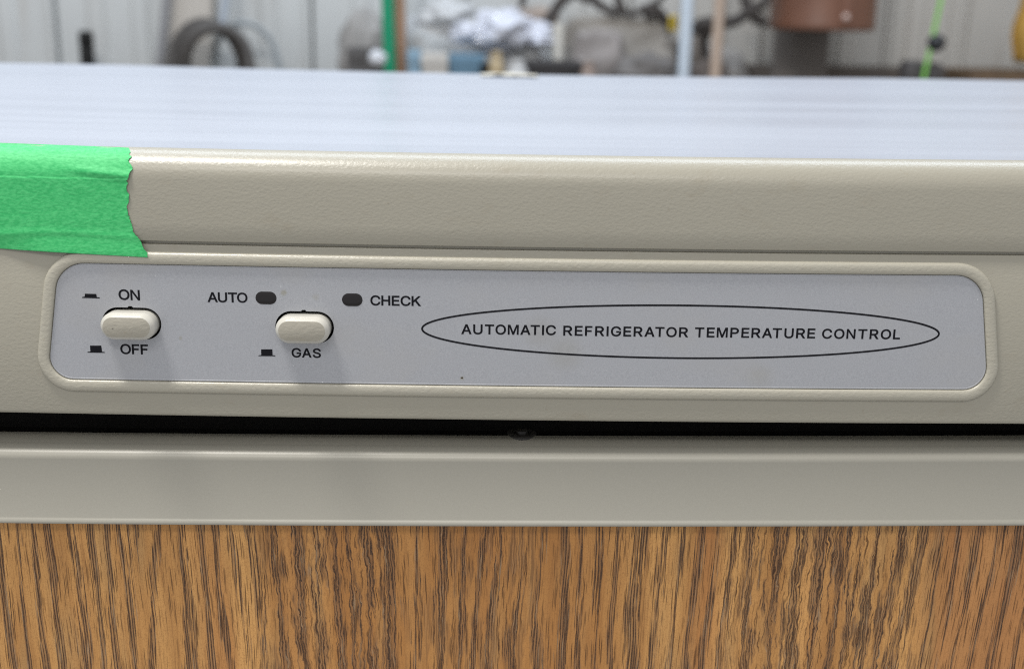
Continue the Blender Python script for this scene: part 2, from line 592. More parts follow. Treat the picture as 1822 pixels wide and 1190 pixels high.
# control frame (raised bead round the label) and label
def outline(d, top=23.2, bot=-19.0, hwt=162.4, hwb=168.9, rt=11.0, rb=8.0, seg=10):
    sl = (hwb - hwt) / (top - bot)
    k = math.sqrt(1 + sl * sl)
    def side(v): return hwt + (top - v) * sl + d * k
    T, B = top + d, bot - d
    rt, rb = rt + d, rb + d
    al = math.atan(sl)
    pts = []
    # right top: arc from straight up to outward-normal of the right side
    def corner(cv, r, t0, t1, sgn):
        cu = side(cv) - r * k
        return [(XC + sgn * (cu + r * math.cos(t0 + (t1 - t0) * i / seg)), cv + r * math.sin(t0 + (t1 - t0) * i / seg)) for i in range(seg + 1)]
    pts += list(reversed(corner(T - rt, rt, math.pi / 2, al, 1)))      # going counter-clockwise: right side up to top
    tl = corner(T - rt, rt, math.pi / 2, al, -1)
    nx = 30
    a_, b_ = pts[-1], tl[0]
    pts += [(a_[0] + (b_[0] - a_[0]) * i / nx, T) for i in range(1, nx)]
    pts += tl
    pts += corner(B + rb, rb, al, -math.pi / 2, -1)
    br = corner(B + rb, rb, -math.pi / 2, al, 1)
    a_, b_ = pts[-1], br[0]
    pts += [(a_[0] + (b_[0] - a_[0]) * i / nx, B) for i in range(1, nx)]
    pts += br
    return pts


bead = [(.0, .05), (.0, .75), (.12, 1.0), (.45, 1.25), (1.1, 1.42), (2.2, 1.45), (3.0, 1.35), (3.6, 1.1), (4.0, .7), (4.2, .3), (4.3, -.02)]
vs = []
for d, n in bead:
    lp = outline(d)
    vs += [fas(u, v, n) for u, v in lp]
nv = len(lp)
keep(build('control_frame', vs, loops_faces(len(bead), nv), M['frame'], ang=60), fr)

bm = bmesh.new()
NL = 0.35
lo = outline(-0.25)
filled(lo, holes, NL, bm)
for lp in [lo] + holes:
    a_ = [bm.verts.new((u, v, NL)) for u, v in lp]; b_ = [bm.verts.new((u, v, .02)) for u, v in lp]
    for k in range(len(lp)): bm.faces.new((a_[k], a_[(k + 1) % len(lp)], b_[(k + 1) % len(lp)], b_[k]))
bmesh.ops.remove_doubles(bm, verts=bm.verts, dist=0.0005)
label = build_bm('control_label', to_fascia(bm), M['label'], ang=30)
keep(label, fr)
# raised clear lip of the label foil
vs = []
for d, n in ((-.30, NL + .01), (-.38, NL + .10), (-.62, NL + .12), (-.75, NL + .01)):
    vs += [fas(u, v, n) for u, v in outline(d)]
keep(build('label_edge', vs, loops_faces(4, nv), M['label'], ang=80), fr)

# buttons
for cu, cv, hw in HC:
    cv_ = cv - .15
    ringp = [(.0, -8), (.0, 3.9), (.04, 4.4), (.16, 4.8), (.36, 5.15), (.95, 6.0), (1.2, 6.3), (1.35, 6.5)]
    vs = []
    for ins, n in ringp: vs += [fas(u, v, n) for u, v in stadium(cu - .1, cv_, hw - .85, HR - .85, ins)]
    ns = len(stadium(0, 0, 10, 5))
    b = build('push_button', vs, loops_faces(len(ringp), ns), M['button'], ang=60)
    keep(b, fr)
    st = stadium(cu - .1, cv_, hw - .85, HR - .85, 1.35)
    st2 = stadium(cu - .1, cv_, hw - .85, HR - .85, 1.5)
    bm = bmesh.new()
    A_ = [bm.verts.new(fas(u, v, 6.5)) for u, v in st]; B_ = [bm.verts.new(fas(u, v, 6.58)) for u, v in st2]
    for k in range(ns): bm.faces.new((A_[k], A_[(k + 1) % ns], B_[(k + 1) % ns], B_[k]))
    bm.faces.new(B_)
    f = build_bm('button_face', bm, M['bface'], ang=60)
    f.parent = b

# indicator lenses (AUTO, CHECK)
for (x0, x1, y0, y1) in ((455, 492.4, 518.5, 541), (608.7, 645.3, 521.7, 544.4)):
    ul, vt = uv(x0, (y0 + y1) / 2)[0], uv((x0 + x1) / 2, y0)[1]
    ur, vb = uv(x1, (y0 + y1) / 2)[0], uv((x0 + x1) / 2, y1)[1]
    r = (vt - vb) / 2
    bm = bmesh.new()
    lps = [[bm.verts.new(fas(u, v, n)) for u, v in stadium((ul + ur) / 2, (vt + vb) / 2, (ur - ul) / 2, r, i_)] for i_, n in ((0, NL - .1), (0, NL + .03), (.35, NL + .16), (.9, NL + .28), (1.5, NL + .33))]
    for a_, b_ in zip(lps, lps[1:]):
        for k in range(len(a_)): bm.faces.new((a_[k], a_[(k + 1) % len(a_)], b_[(k + 1) % len(a_)], b_[k]))
    bm.faces.new(lps[-1])
    o = build_bm('indicator_lens', bm, M['lens'], ang=60)
    o.parent = label

# ---- lettering
GLY = {"A":[[[0.039,0.0,0.016,0.0,0.078,0.17],[0.14,0.339,0.201,0.509,0.226,0.509],[0.251,0.509,0.276,0.509,0.338,0.339],[0.401,0.17,0.463,0.0,0.44,0.0],[0.418,0.0,0.395,0.0,0.359,0.101],[0.323,0.202,0.287,0.302,0.281,0.321],[0.273,0.344,0.264,0.372,0.255,0.4],[0.245,0.435,0.232,0.478,0.236,0.478],[0.241,0.478,0.245,0.478,0.233,0.435],[0.222,0.399,0.213,0.371,0.204,0.343],[0.196,0.32,0.191,0.302,0.155,0.202],[0.12,0.101,0.085,0.0,0.062,0.0]],[[0.197,0.142,0.11,0.142,0.11,0.161],[0.11,0.18,0.11,0.199,0.197,0.199],[0.283,0.199,0.37,0.199,0.37,0.18],[0.37,0.161,0.37,0.142,0.283,0.142]]],"C":[[[0.293,-0.007,0.267,-0.007,0.223,-0.007],[0.184,0.004,0.15,0.025,0.116,0.046],[0.089,0.076,0.07,0.115,0.05,0.154],[0.04,0.201,0.04,0.254,0.04,0.308],[0.05,0.354,0.07,0.393,0.089,0.432],[0.116,0.462,0.15,0.484,0.184,0.505],[0.223,0.516,0.267,0.516,0.293,0.516],[0.317,0.512,0.34,0.504,0.363,0.497],[0.384,0.486,0.402,0.471,0.42,0.457],[0.436,0.439,0.448,0.418,0.46,0.398],[0.468,0.374,0.473,0.348,0.451,0.348],[0.43,0.348,0.408,0.348,0.404,0.366],[0.398,0.381,0.389,0.395,0.381,0.408],[0.37,0.419,0.357,0.428,0.345,0.438],[0.331,0.444,0.315,0.449,0.3,0.454],[0.284,0.456,0.267,0.456,0.236,0.456],[0.208,0.448,0.184,0.432,0.159,0.417],[0.139,0.394,0.125,0.364,0.111,0.334],[0.103,0.297,0.103,0.254,0.103,0.211],[0.111,0.175,0.125,0.145,0.14,0.115],[0.159,0.092,0.184,0.076,0.209,0.061],[0.236,0.053,0.267,0.053,0.284,0.053],[0.3,0.055,0.315,0.06,0.331,0.065],[0.345,0.071,0.357,0.081,0.37,0.09],[0.381,0.101,0.389,0.114,0.398,0.128],[0.404,0.143,0.408,0.16,0.43,0.16],[0.451,0.16,0.473,0.16,0.469,0.135],[0.46,0.111,0.448,0.091,0.436,0.07],[0.421,0.052,0.402,0.038,0.384,0.023],[0.363,0.012,0.341,0.005,0.318,-0.003]]],"E":[[[0.165,0.0,0.06,0.0,0.06,0.17],[0.06,0.339,0.06,0.509,0.164,0.509],[0.268,0.509,0.372,0.509,0.372,0.49],[0.372,0.471,0.372,0.452,0.29,0.452],[0.207,0.452,0.125,0.452,0.125,0.396],[0.125,0.341,0.125,0.286,0.202,0.286],[0.278,0.286,0.355,0.286,0.355,0.267],[0.355,0.248,0.355,0.229,0.278,0.229],[0.202,0.229,0.125,0.229,0.125,0.172],[0.125,0.114,0.125,0.057,0.208,0.057],[0.292,0.057,0.375,0.057,0.375,0.038],[0.375,0.019,0.375,0.0,0.27,0.0]]],"F":[[[0.082,0.0,0.06,0.0,0.06,0.17],[0.06,0.339,0.06,0.509,0.163,0.509],[0.266,0.509,0.369,0.509,0.369,0.49],[0.369,0.471,0.369,0.452,0.288,0.452],[0.206,0.452,0.125,0.452,0.125,0.394],[0.125,0.336,0.125,0.278,0.198,0.278],[0.272,0.278,0.346,0.278,0.346,0.259],[0.346,0.24,0.346,0.221,0.272,0.221],[0.198,0.221,0.125,0.221,0.125,0.147],[0.125,0.074,0.125,0.0,0.103,0.0]]],"G":[[[0.309,-0.007,0.269,-0.007,0.223,-0.007],[0.184,0.004,0.149,0.025,0.115,0.046],[0.088,0.077,0.069,0.116,0.05,0.155],[0.04,0.201,0.04,0.254,0.04,0.308],[0.05,0.354,0.069,0.393,0.088,0.432],[0.115,0.462,0.149,0.484,0.183,0.505],[0.221,0.516,0.265,0.516,0.292,0.516],[0.317,0.512,0.34,0.504,0.364,0.496],[0.385,0.484,0.403,0.469,0.422,0.454],[0.437,0.437,0.449,0.416,0.461,0.396],[0.47,0.373,0.474,0.349,0.452,0.349],[0.43,0.349,0.408,0.349,0.403,0.365],[0.396,0.38,0.387,0.393,0.379,0.406],[0.368,0.417,0.356,0.427,0.344,0.436],[0.33,0.444,0.315,0.448,0.3,0.453],[0.283,0.456,0.265,0.456,0.235,0.456],[0.208,0.448,0.183,0.432,0.159,0.417],[0.139,0.394,0.125,0.364,0.111,0.334],[0.103,0.297,0.103,0.254,0.103,0.211],[0.111,0.175,0.125,0.145,0.14,0.115],[0.159,0.092,0.184,0.076,0.209,0.061],[0.237,0.053,0.269,0.053,0.297,0.053],[0.323,0.059,0.345,0.071,0.367,0.083],[0.384,0.101,0.396,0.123,0.409,0.146],[0.415,0.172,0.415,0.202,0.421,0.201],[0.428,0.2,0.434,0.199,0.384,0.199],[0.333,0.199,0.283,0.199,0.283,0.218],[0.283,0.237,0.283,0.256,0.348,0.256],[0.413,0.256,0.478,0.256,0.478,0.237],[0.478,0.219,0.478,0.2,0.478,0.158],[0.469,0.122,0.451,0.091,0.433,0.06],[0.408,0.036,0.377,0.019,0.345,0.002]]],"H":[[[0.082,0.0,0.06,0.0,0.06,0.17],[0.06,0.339,0.06,0.509,0.082,0.509],[0.103,0.509,0.125,0.509,0.125,0.435],[0.125,0.362,0.125,0.289,0.214,0.289],[0.303,0.289,0.392,0.289,0.392,0.362],[0.392,0.435,0.392,0.509,0.414,0.509],[0.435,0.509,0.457,0.509,0.457,0.339],[0.457,0.17,0.457,0.0,0.435,0.0],[0.414,0.0,0.392,0.0,0.392,0.077],[0.392,0.155,0.392,0.232,0.303,0.232],[0.214,0.232,0.125,0.232,0.125,0.155],[0.125,0.077,0.125,0.0,0.103,0.0]]],"I":[[[0.111,0.0,0.031,0.0,0.031,0.019],[0.031,0.038,0.031,0.057,0.06,0.057],[0.089,0.057,0.118,0.057,0.118,0.189],[0.118,0.32,0.118,0.452,0.089,0.452],[0.06,0.452,0.031,0.452,0.031,0.471],[0.031,0.49,0.031,0.509,0.111,0.509],[0.19,0.509,0.269,0.509,0.269,0.49],[0.269,0.471,0.269,0.452,0.24,0.452],[0.212,0.452,0.183,0.452,0.183,0.32],[0.183,0.189,0.183,0.057,0.212,0.057],[0.24,0.057,0.269,0.057,0.269,0.038],[0.269,0.019,0.269,0.0,0.19,0.0]]],"K":[[[0.146,0.189,0.104,0.145,0.104,0.169],[0.104,0.193,0.104,0.216,0.116,0.232],[0.128,0.247,0.139,0.261,0.151,0.275],[0.162,0.29,0.174,0.303,0.187,0.317],[0.199,0.331,0.212,0.344,0.262,0.399],[0.313,0.454,0.364,0.509,0.392,0.509],[0.42,0.509,0.448,0.509,0.376,0.431],[0.304,0.353,0.231,0.276,0.23,0.276],[0.229,0.276,0.228,0.276,0.187,0.233]],[[0.082,0.0,0.06,0.0,0.06,0.17],[0.06,0.339,0.06,0.509,0.082,0.509],[0.103,0.509,0.125,0.509,0.125,0.451],[0.125,0.392,0.125,0.334,0.124,0.298],[0.124,0.261,0.124,0.225,0.124,0.214],[0.124,0.204,0.125,0.193,0.125,0.129],[0.125,0.064,0.125,0.0,0.103,0.0]],[[0.398,0.0,0.372,0.0,0.311,0.086],[0.249,0.173,0.188,0.259,0.201,0.276],[0.215,0.293,0.228,0.309,0.302,0.206],[0.375,0.103,0.449,0.0,0.423,0.0]]],"L":[[[0.16,0.0,0.06,0.0,0.06,0.17],[0.06,0.339,0.06,0.509,0.082,0.509],[0.103,0.509,0.125,0.509,0.125,0.358],[0.125,0.208,0.125,0.057,0.203,0.057],[0.282,0.057,0.361,0.057,0.361,0.038],[0.361,0.019,0.361,0.0,0.261,0.0]]],"M":[[[0.081,0.0,0.06,0.0,0.06,0.17],[0.06,0.339,0.06,0.509,0.091,0.509],[0.121,0.509,0.152,0.509,0.193,0.402],[0.235,0.294,0.277,0.187,0.28,0.18],[0.284,0.17,0.287,0.159,0.291,0.148],[0.295,0.136,0.299,0.123,0.303,0.11],[0.307,0.097,0.311,0.084,0.315,0.071],[0.319,0.059,0.322,0.049,0.317,0.049],[0.312,0.049,0.307,0.049,0.31,0.059],[0.314,0.07,0.318,0.083,0.322,0.095],[0.326,0.108,0.33,0.121,0.334,0.134],[0.338,0.147,0.342,0.158,0.346,0.17],[0.349,0.179,0.352,0.187,0.394,0.294],[0.435,0.402,0.476,0.509,0.507,0.509],[0.537,0.509,0.568,0.509,0.568,0.339],[0.568,0.17,0.568,0.0,0.547,0.0],[0.525,0.0,0.504,0.0,0.504,0.097],[0.504,0.194,0.504,0.291,0.504,0.302],[0.504,0.314,0.504,0.327,0.505,0.34],[0.505,0.354,0.505,0.369,0.505,0.383],[0.506,0.398,0.506,0.413,0.506,0.428],[0.507,0.443,0.507,0.457,0.509,0.457],[0.511,0.457,0.513,0.457,0.508,0.441],[0.503,0.426,0.498,0.409,0.492,0.393],[0.487,0.378,0.482,0.363,0.477,0.348],[0.472,0.334,0.467,0.322,0.463,0.309],[0.459,0.299,0.456,0.291,0.418,0.194],[0.38,0.097,0.342,0.0,0.323,0.0],[0.305,0.0,0.286,0.0,0.248,0.097],[0.209,0.194,0.17,0.291,0.167,0.299],[0.163,0.309,0.159,0.321,0.155,0.333],[0.15,0.346,0.145,0.361,0.14,0.376],[0.135,0.391,0.129,0.408,0.124,0.424],[0.118,0.441,0.112,0.457,0.114,0.457],[0.117,0.457,0.119,0.457,0.119,0.444],[0.12,0.431,0.12,0.416,0.12,0.401],[0.121,0.387,0.121,0.372,0.121,0.357],[0.121,0.342,0.122,0.328,0.122,0.315],[0.122,0.302,0.122,0.291,0.122,0.194],[0.122,0.097,0.122,0.0,0.101,0.0]]],"N":[[[0.082,0.0,0.06,0.0,0.06,0.17],[0.06,0.339,0.06,0.509,0.085,0.509],[0.111,0.509,0.136,0.509,0.205,0.4],[0.274,0.291,0.343,0.183,0.349,0.174],[0.355,0.164,0.363,0.151,0.37,0.138],[0.379,0.123,0.388,0.107,0.396,0.09],[0.405,0.073,0.414,0.055,0.411,0.055],[0.408,0.054,0.405,0.054,0.403,0.072],[0.401,0.09,0.401,0.108,0.4,0.126],[0.399,0.142,0.399,0.157,0.399,0.172],[0.399,0.185,0.399,0.195,0.399,0.3],[0.399,0.404,0.399,0.509,0.42,0.509],[0.442,0.509,0.463,0.509,0.463,0.339],[0.463,0.17,0.463,0.0,0.438,0.0],[0.412,0.0,0.387,0.0,0.325,0.097],[0.264,0.193,0.202,0.29,0.194,0.303],[0.186,0.316,0.177,0.331,0.169,0.345],[0.159,0.362,0.148,0.381,0.137,0.4],[0.123,0.424,0.108,0.452,0.111,0.453],[0.115,0.453,0.119,0.454,0.12,0.428],[0.121,0.405,0.122,0.384,0.123,0.362],[0.124,0.344,0.124,0.328,0.125,0.312],[0.125,0.3,0.125,0.291,0.125,0.194],[0.125,0.097,0.125,0.0,0.103,0.0]]],"O":[[[0.311,-0.007,0.267,-0.007,0.223,-0.007],[0.184,0.004,0.15,0.025,0.116,0.046],[0.09,0.076,0.07,0.115,0.05,0.154],[0.04,0.201,0.04,0.254,0.04,0.308],[0.05,0.354,0.07,0.393,0.09,0.432],[0.116,0.462,0.15,0.484,0.184,0.505],[0.223,0.516,0.267,0.516,0.311,0.516],[0.35,0.505,0.384,0.484,0.418,0.462],[0.444,0.432,0.464,0.393,0.483,0.354],[0.493,0.308,0.493,0.254,0.493,0.201],[0.483,0.154,0.464,0.115,0.444,0.076],[0.418,0.046,0.384,0.025,0.35,0.004]],[[0.236,0.053,0.267,0.053,0.297,0.053],[0.325,0.061,0.349,0.076,0.374,0.091],[0.394,0.114,0.408,0.144,0.423,0.174],[0.43,0.211,0.43,0.254,0.43,0.298],[0.423,0.335,0.408,0.365,0.394,0.395],[0.374,0.417,0.349,0.433,0.325,0.448],[0.297,0.456,0.267,0.456,0.236,0.456],[0.209,0.448,0.184,0.433,0.159,0.417],[0.14,0.394,0.125,0.364,0.111,0.334],[0.103,0.297,0.103,0.254,0.103,0.211],[0.111,0.174,0.125,0.144,0.14,0.114],[0.159,0.092,0.184,0.076,0.209,0.061]]],"P":[[[0.082,0.0,0.06,0.0,0.06,0.17],[0.06,0.339,0.06,0.509,0.118,0.509],[0.177,0.509,0.235,0.509,0.274,0.509],[0.307,0.502,0.332,0.487,0.358,0.473],[0.377,0.454,0.39,0.43,0.402,0.405],[0.409,0.378,0.409,0.348,0.409,0.317],[0.402,0.29,0.39,0.265,0.377,0.241],[0.358,0.222,0.332,0.207,0.307,0.193],[0.274,0.186,0.235,0.186,0.193,0.186],[0.151,0.186,0.109,0.186,0.109,0.205],[0.109,0.224,0.109,0.242,0.15,0.242],[0.191,0.242,0.233,0.242,0.259,0.242],[0.281,0.247,0.297,0.256,0.313,0.265],[0.325,0.278,0.333,0.294,0.341,0.31],[0.344,0.328,0.344,0.348,0.344,0.368],[0.341,0.386,0.333,0.402,0.325,0.417],[0.313,0.43,0.297,0.439,0.28,0.448],[0.259,0.452,0.232,0.452,0.196,0.452],[0.16,0.452,0.125,0.452,0.125,0.301],[0.125,0.151,0.125,0.0,0.103,0.0]]],"R":[[[0.082,0.0,0.06,0.0,0.06,0.17],[0.06,0.339,0.06,0.509,0.119,0.509],[0.177,0.509,0.236,0.509,0.275,0.509],[0.307,0.502,0.333,0.489,0.359,0.475],[0.378,0.457,0.39,0.433,0.403,0.41],[0.409,0.382,0.409,0.352,0.409,0.321],[0.403,0.295,0.39,0.271,0.378,0.248],[0.359,0.23,0.333,0.217,0.307,0.204],[0.275,0.198,0.236,0.198,0.189,0.198],[0.143,0.198,0.096,0.198,0.096,0.217],[0.096,0.236,0.096,0.255,0.142,0.255],[0.188,0.255,0.234,0.255,0.26,0.255],[0.281,0.259,0.298,0.267,0.314,0.275],[0.326,0.286,0.334,0.3,0.341,0.315],[0.345,0.332,0.345,0.352,0.345,0.372],[0.341,0.39,0.334,0.405,0.326,0.42],[0.314,0.431,0.298,0.44,0.281,0.448],[0.259,0.452,0.233,0.452,0.197,0.452],[0.161,0.452,0.125,0.452,0.125,0.301],[0.125,0.151,0.125,0.0,0.103,0.0]],[[0.378,0.0,0.353,0.0,0.312,0.076],[0.271,0.153,0.23,0.229,0.254,0.229],[0.279,0.229,0.303,0.229,0.344,0.153],[0.386,0.076,0.428,0.0,0.403,0.0]]],"S":[[[0.263,-0.009,0.224,-0.009,0.187,-0.009],[0.155,-0.003,0.128,0.009,0.1,0.021],[0.079,0.038,0.064,0.06,0.049,0.082],[0.04,0.107,0.038,0.137,0.06,0.137],[0.082,0.137,0.104,0.137,0.106,0.117],[0.112,0.101,0.123,0.088,0.134,0.075],[0.149,0.065,0.166,0.059,0.184,0.052],[0.203,0.049,0.224,0.049,0.247,0.049],[0.268,0.053,0.286,0.06,0.304,0.068],[0.319,0.078,0.329,0.092,0.34,0.105],[0.346,0.121,0.346,0.139,0.346,0.155],[0.341,0.169,0.332,0.179,0.323,0.189],[0.311,0.198,0.296,0.205,0.281,0.211],[0.264,0.217,0.245,0.222,0.224,0.228],[0.204,0.234,0.184,0.239,0.142,0.251],[0.109,0.268,0.086,0.289,0.063,0.311],[0.052,0.339,0.052,0.372,0.052,0.401],[0.06,0.426,0.075,0.448,0.09,0.469],[0.111,0.486,0.138,0.498,0.164,0.51],[0.194,0.516,0.227,0.516,0.261,0.516],[0.29,0.51,0.316,0.498,0.342,0.486],[0.362,0.469,0.377,0.449,0.392,0.428],[0.4,0.404,0.401,0.378,0.38,0.378],[0.358,0.378,0.337,0.378,0.335,0.403],[0.323,0.423,0.302,0.437,0.281,0.451],[0.256,0.459,0.225,0.459,0.203,0.459],[0.184,0.455,0.167,0.448,0.151,0.441],[0.138,0.431,0.129,0.418,0.12,0.406],[0.115,0.391,0.115,0.376,0.115,0.358],[0.12,0.344,0.131,0.334,0.142,0.323],[0.154,0.314,0.169,0.308,0.184,0.302],[0.199,0.297,0.212,0.293,0.23,0.289],[0.247,0.284,0.264,0.279,0.279,0.275],[0.295,0.27,0.312,0.264,0.328,0.257],[0.344,0.248,0.359,0.238,0.373,0.227],[0.385,0.214,0.395,0.198,0.404,0.181],[0.408,0.162,0.408,0.139,0.408,0.111],[0.401,0.086,0.386,0.064,0.372,0.041],[0.351,0.024,0.323,0.011,0.296,-0.002]]],"T":[[[0.085,0.452,0.032,0.452,0.032,0.471],[0.032,0.49,0.032,0.509,0.16,0.509],[0.288,0.509,0.417,0.509,0.417,0.49],[0.417,0.471,0.417,0.452,0.363,0.452],[0.31,0.452,0.257,0.452,0.257,0.301],[0.257,0.151,0.257,0.0,0.235,0.0],[0.214,0.0,0.193,0.0,0.193,0.151],[0.193,0.301,0.193,0.452,0.139,0.452]]],"U":[[[0.299,-0.008,0.259,-0.008,0.219,-0.008],[0.184,-0.0,0.154,0.015,0.124,0.031],[0.101,0.053,0.085,0.08,0.068,0.107],[0.06,0.138,0.06,0.173,0.06,0.285],[0.06,0.397,0.06,0.509,0.081,0.509],[0.103,0.509,0.124,0.509,0.124,0.399],[0.124,0.288,0.124,0.178,0.124,0.154],[0.13,0.132,0.141,0.113,0.152,0.094],[0.167,0.079,0.187,0.068,0.207,0.057],[0.231,0.052,0.259,0.052,0.287,0.052],[0.311,0.057,0.331,0.068,0.351,0.079],[0.366,0.094,0.377,0.113,0.387,0.132],[0.393,0.154,0.393,0.178,0.393,0.288],[0.393,0.399,0.393,0.509,0.414,0.509],[0.436,0.509,0.457,0.509,0.457,0.397],[0.457,0.285,0.457,0.173,0.457,0.138],[0.449,0.107,0.433,0.08,0.416,0.053],[0.393,0.031,0.363,0.015,0.334,-0.0]]]}
def poly(pts): return [[x, y] * 3 for x, y in pts]
SW = .066
STRAIGHT = {
    'I': [[(0, 0), (SW, 0), (SW, .509), (0, .509)]],
    'L': [[(0, 0), (.30, 0), (.30, .06), (SW, .06), (SW, .509), (0, .509)]],
    'T': [[(.165, 0), (.231, 0), (.231, .449), (.396, .449), (.396, .509), (0, .509), (0, .449), (.165, .449)]],
    'E': [[(0, 0), (.335, 0), (.335, .06), (SW, .06), (SW, .23), (.305, .23), (.305, .288), (SW, .288), (SW, .449), (.328, .449), (.328, .509), (0, .509)]],
    'F': [[(0, 0), (SW, 0), (SW, .222), (.275, .222), (.275, .280), (SW, .280), (SW, .449), (.308, .449), (.308, .509), (0, .509)]],
    'H': [[(0, 0), (SW, 0), (SW, .228), (.318, .228), (.318, 0), (.384, 0), (.384, .509), (.318, .509), (.318, .288), (SW, .288), (SW, .509), (0, .509)]],
    'N': [[(0, 0), (.062, 0), (.062, .405), (.316, 0), (.385, 0), (.385, .509), (.323, .509), (.323, .104), (.069, .509), (0, .509)]],
    'M': [[(0, 0), (.062, 0), (.062, .405), (.205, 0), (.267, 0), (.410, .405), (.410, 0), (.472, 0), (.472, .509), (.378, .509), (.236, .105), (.094, .509), (0, .509)]],
    'K': [[(0, 0), (SW, 0), (SW, .17), (.15, .255), (.318, 0), (.40, 0), (.197, .303), (.392, .509), (.306, .509), (SW, .255), (SW, .509), (0, .509)]],
    'A': [[(0, 0), (.070, 0), (.118, .137), (.318, .137), (.366, 0), (.436, 0), (.255, .509), (.181, .509)], [(.139, .196), (.218, .425), (.297, .196)]],
}


def _arc(cx, cy, r, a0, a1, n_=10):
    return [(cx + r * math.cos(R(a0 + (a1 - a0) * i / n_)), cy + r * math.sin(R(a0 + (a1 - a0) * i / n_))) for i in range(n_ + 1)]


_hole = [(SW, .450)] + _arc(.205, .356, .094, 90, -90) + [(SW, .262)]
STRAIGHT['P'] = [[(0, 0), (SW, 0), (SW, .203)] + _arc(.212, .356, .153, -90, 90) + [(0, .509)], _hole]
STRAIGHT['R'] = [[(0, 0), (SW, 0), (SW, .203), (.190, .203), (.312, 0), (.390, 0), (.262, .212)] + _arc(.218, .356, .153, -65, 90) + [(0, .509)], list(_hole)]


def contours(ch):
    if ch in STRAIGHT: return STRAIGHT[ch]
    out = []
    for s in GLY[ch]:
        pts = []
        n_ = len(s)
        for i in range(n_):
            p, q = s[i], s[(i + 1) % n_]
            a, b, c, d = Vector(p[2:4]), Vector(p[4:6]), Vector(q[0:2]), Vector(q[2:4])
            m_ = 6 if ((b - a).length > 1e-3 and (c - d).length > 1e-3 and abs((d - a).normalized().cross((b - a).normalized())) > .03) else 1
            for k in range(m_):
                t = k / m_
                pts.append(a * (1 - t) ** 3 + b * 3 * t * (1 - t) ** 2 + c * 3 * t * t * (1 - t) + d * t ** 3)
        cl = []
        for p in pts:
            if not cl or (p - cl[-1]).length > .004: cl.append(p)
        if (cl[0] - cl[-1]).length < .004: cl.pop()
        out.append([tuple(p) for p in cl])
    big = max(out, key=lambda c_: abs(area2(c_)))
    res = []
    for c_ in out:
        ccw = area2(c_) > 0
        if (c_ is big) != ccw: c_ = c_[::-1]
        res.append(c_)
    return res


def area2(c_): return sum(p[0] * q[1] - q[0] * p[1] for p, q in zip(c_, c_[1:] + c_[:1]))


def fatten(c_, d):                                  # move every edge outwards by d (outer loops turn left, holes turn right)
    out = []
    n_ = len(c_)
    for i in range(n_):
        a, b, c = Vector(c_[i - 1]), Vector(c_[i]), Vector(c_[(i + 1) % n_])
        e, f = (b - a).normalized(), (c - b).normalized()
        n1, n2 = Vector((e.y, -e.x)), Vector((f.y, -f.x))
        m_ = n1 + n2
        m_ = m_ / max(.35, m_.length_squared / 2)
        out.append(b + m_ * d)
    return out


for k_ in 'A':
    STRAIGHT[k_][1] = STRAIGHT[k_][1] if area2(STRAIGHT[k_][1]) < 0 else STRAIGHT[k_][1][::-1]


def word_mesh(name, word, xscale, bold, track_to):
    ext, cs = [], []
    for ch in word:
        c_ = [[(x * xscale, y) for x, y in l] for l in contours(ch)]
        x0_ = min(p[0] for l in c_ for p in l)
        c_ = [[(x - x0_, y) for x, y in l] for l in c_]
        cs.append(c_); ext.append(max(p[0] for l in c_ for p in l))
    loose = {'AT': -.035, 'TA': -.035, 'AU': .055, 'TO': .035, 'RA': .03, 'AM': .055, 'MA': .05}
    gap0 = [loose.get(a + b, .06 if (a in 'COGRKE' or b in 'COG') else .085) for a, b in zip(word, word[1:])]
    tr = (track_to - sum(ext) - sum(gap0)) / max(1, len(word) - 1)
    bm = bmesh.new(); x = 0
    for i, c_ in enumerate(cs):
        parts = [c_]
        for pi, pc in enumerate(parts):
            es = []
            for l in pc:
                vv = [bm.verts.new((p.x + x, p.y, .01 * pi)) for p in fatten(l, bold)]
                for k in range(len(vv)): es.append(bm.edges.new((vv[k], vv[(k + 1) % len(vv)])))
            bmesh.ops.triangle_fill(bm, use_beauty=True, use_dissolve=False, edges=es, normal=(0, 0, 1))
        x += ext[i] + (gap0[i] + tr if i < len(gap0) else 0)
    me = bpy.data.meshes.new(name)
    bm.to_mesh(me); bm.free()
    return me


def word(txt, pl, pr, xscale=1.16, bold=0.018):
    # pl / pr: pixel of the first letter's bottom-left and the last letter's bottom-right; third value: cap height in pixels
    (xl, yl), (xr, yr), cap = pl, pr[:2], pr[2]
    ul, vl = uv(xl, yl, NL); ur, vr = uv(xr, yr, NL)
    vt = uv((xl + xr) / 2, (yl + yr) / 2 - cap, NL)[1]
    vm = uv((xl + xr) / 2, (yl + yr) / 2, NL)[1]
    s = (vt - vm) / (0.509 + 2 * bold)
    me = word_mesh(txt.lower(), txt, xscale, bold, (ur - ul) / s - 2 * bold)
    for v in me.vertices:
        f = v.co.x * s
        v.co = fas(ul + bold * s + f, vl + (vr - vl) * f / (ur - ul) + (v.co.y + bold) * s, NL + .05 + v.co.z)
    me.name = 'lettering'
    me.materials.clear()
    o = link('lettering', me, M['ink'], label)
    return o


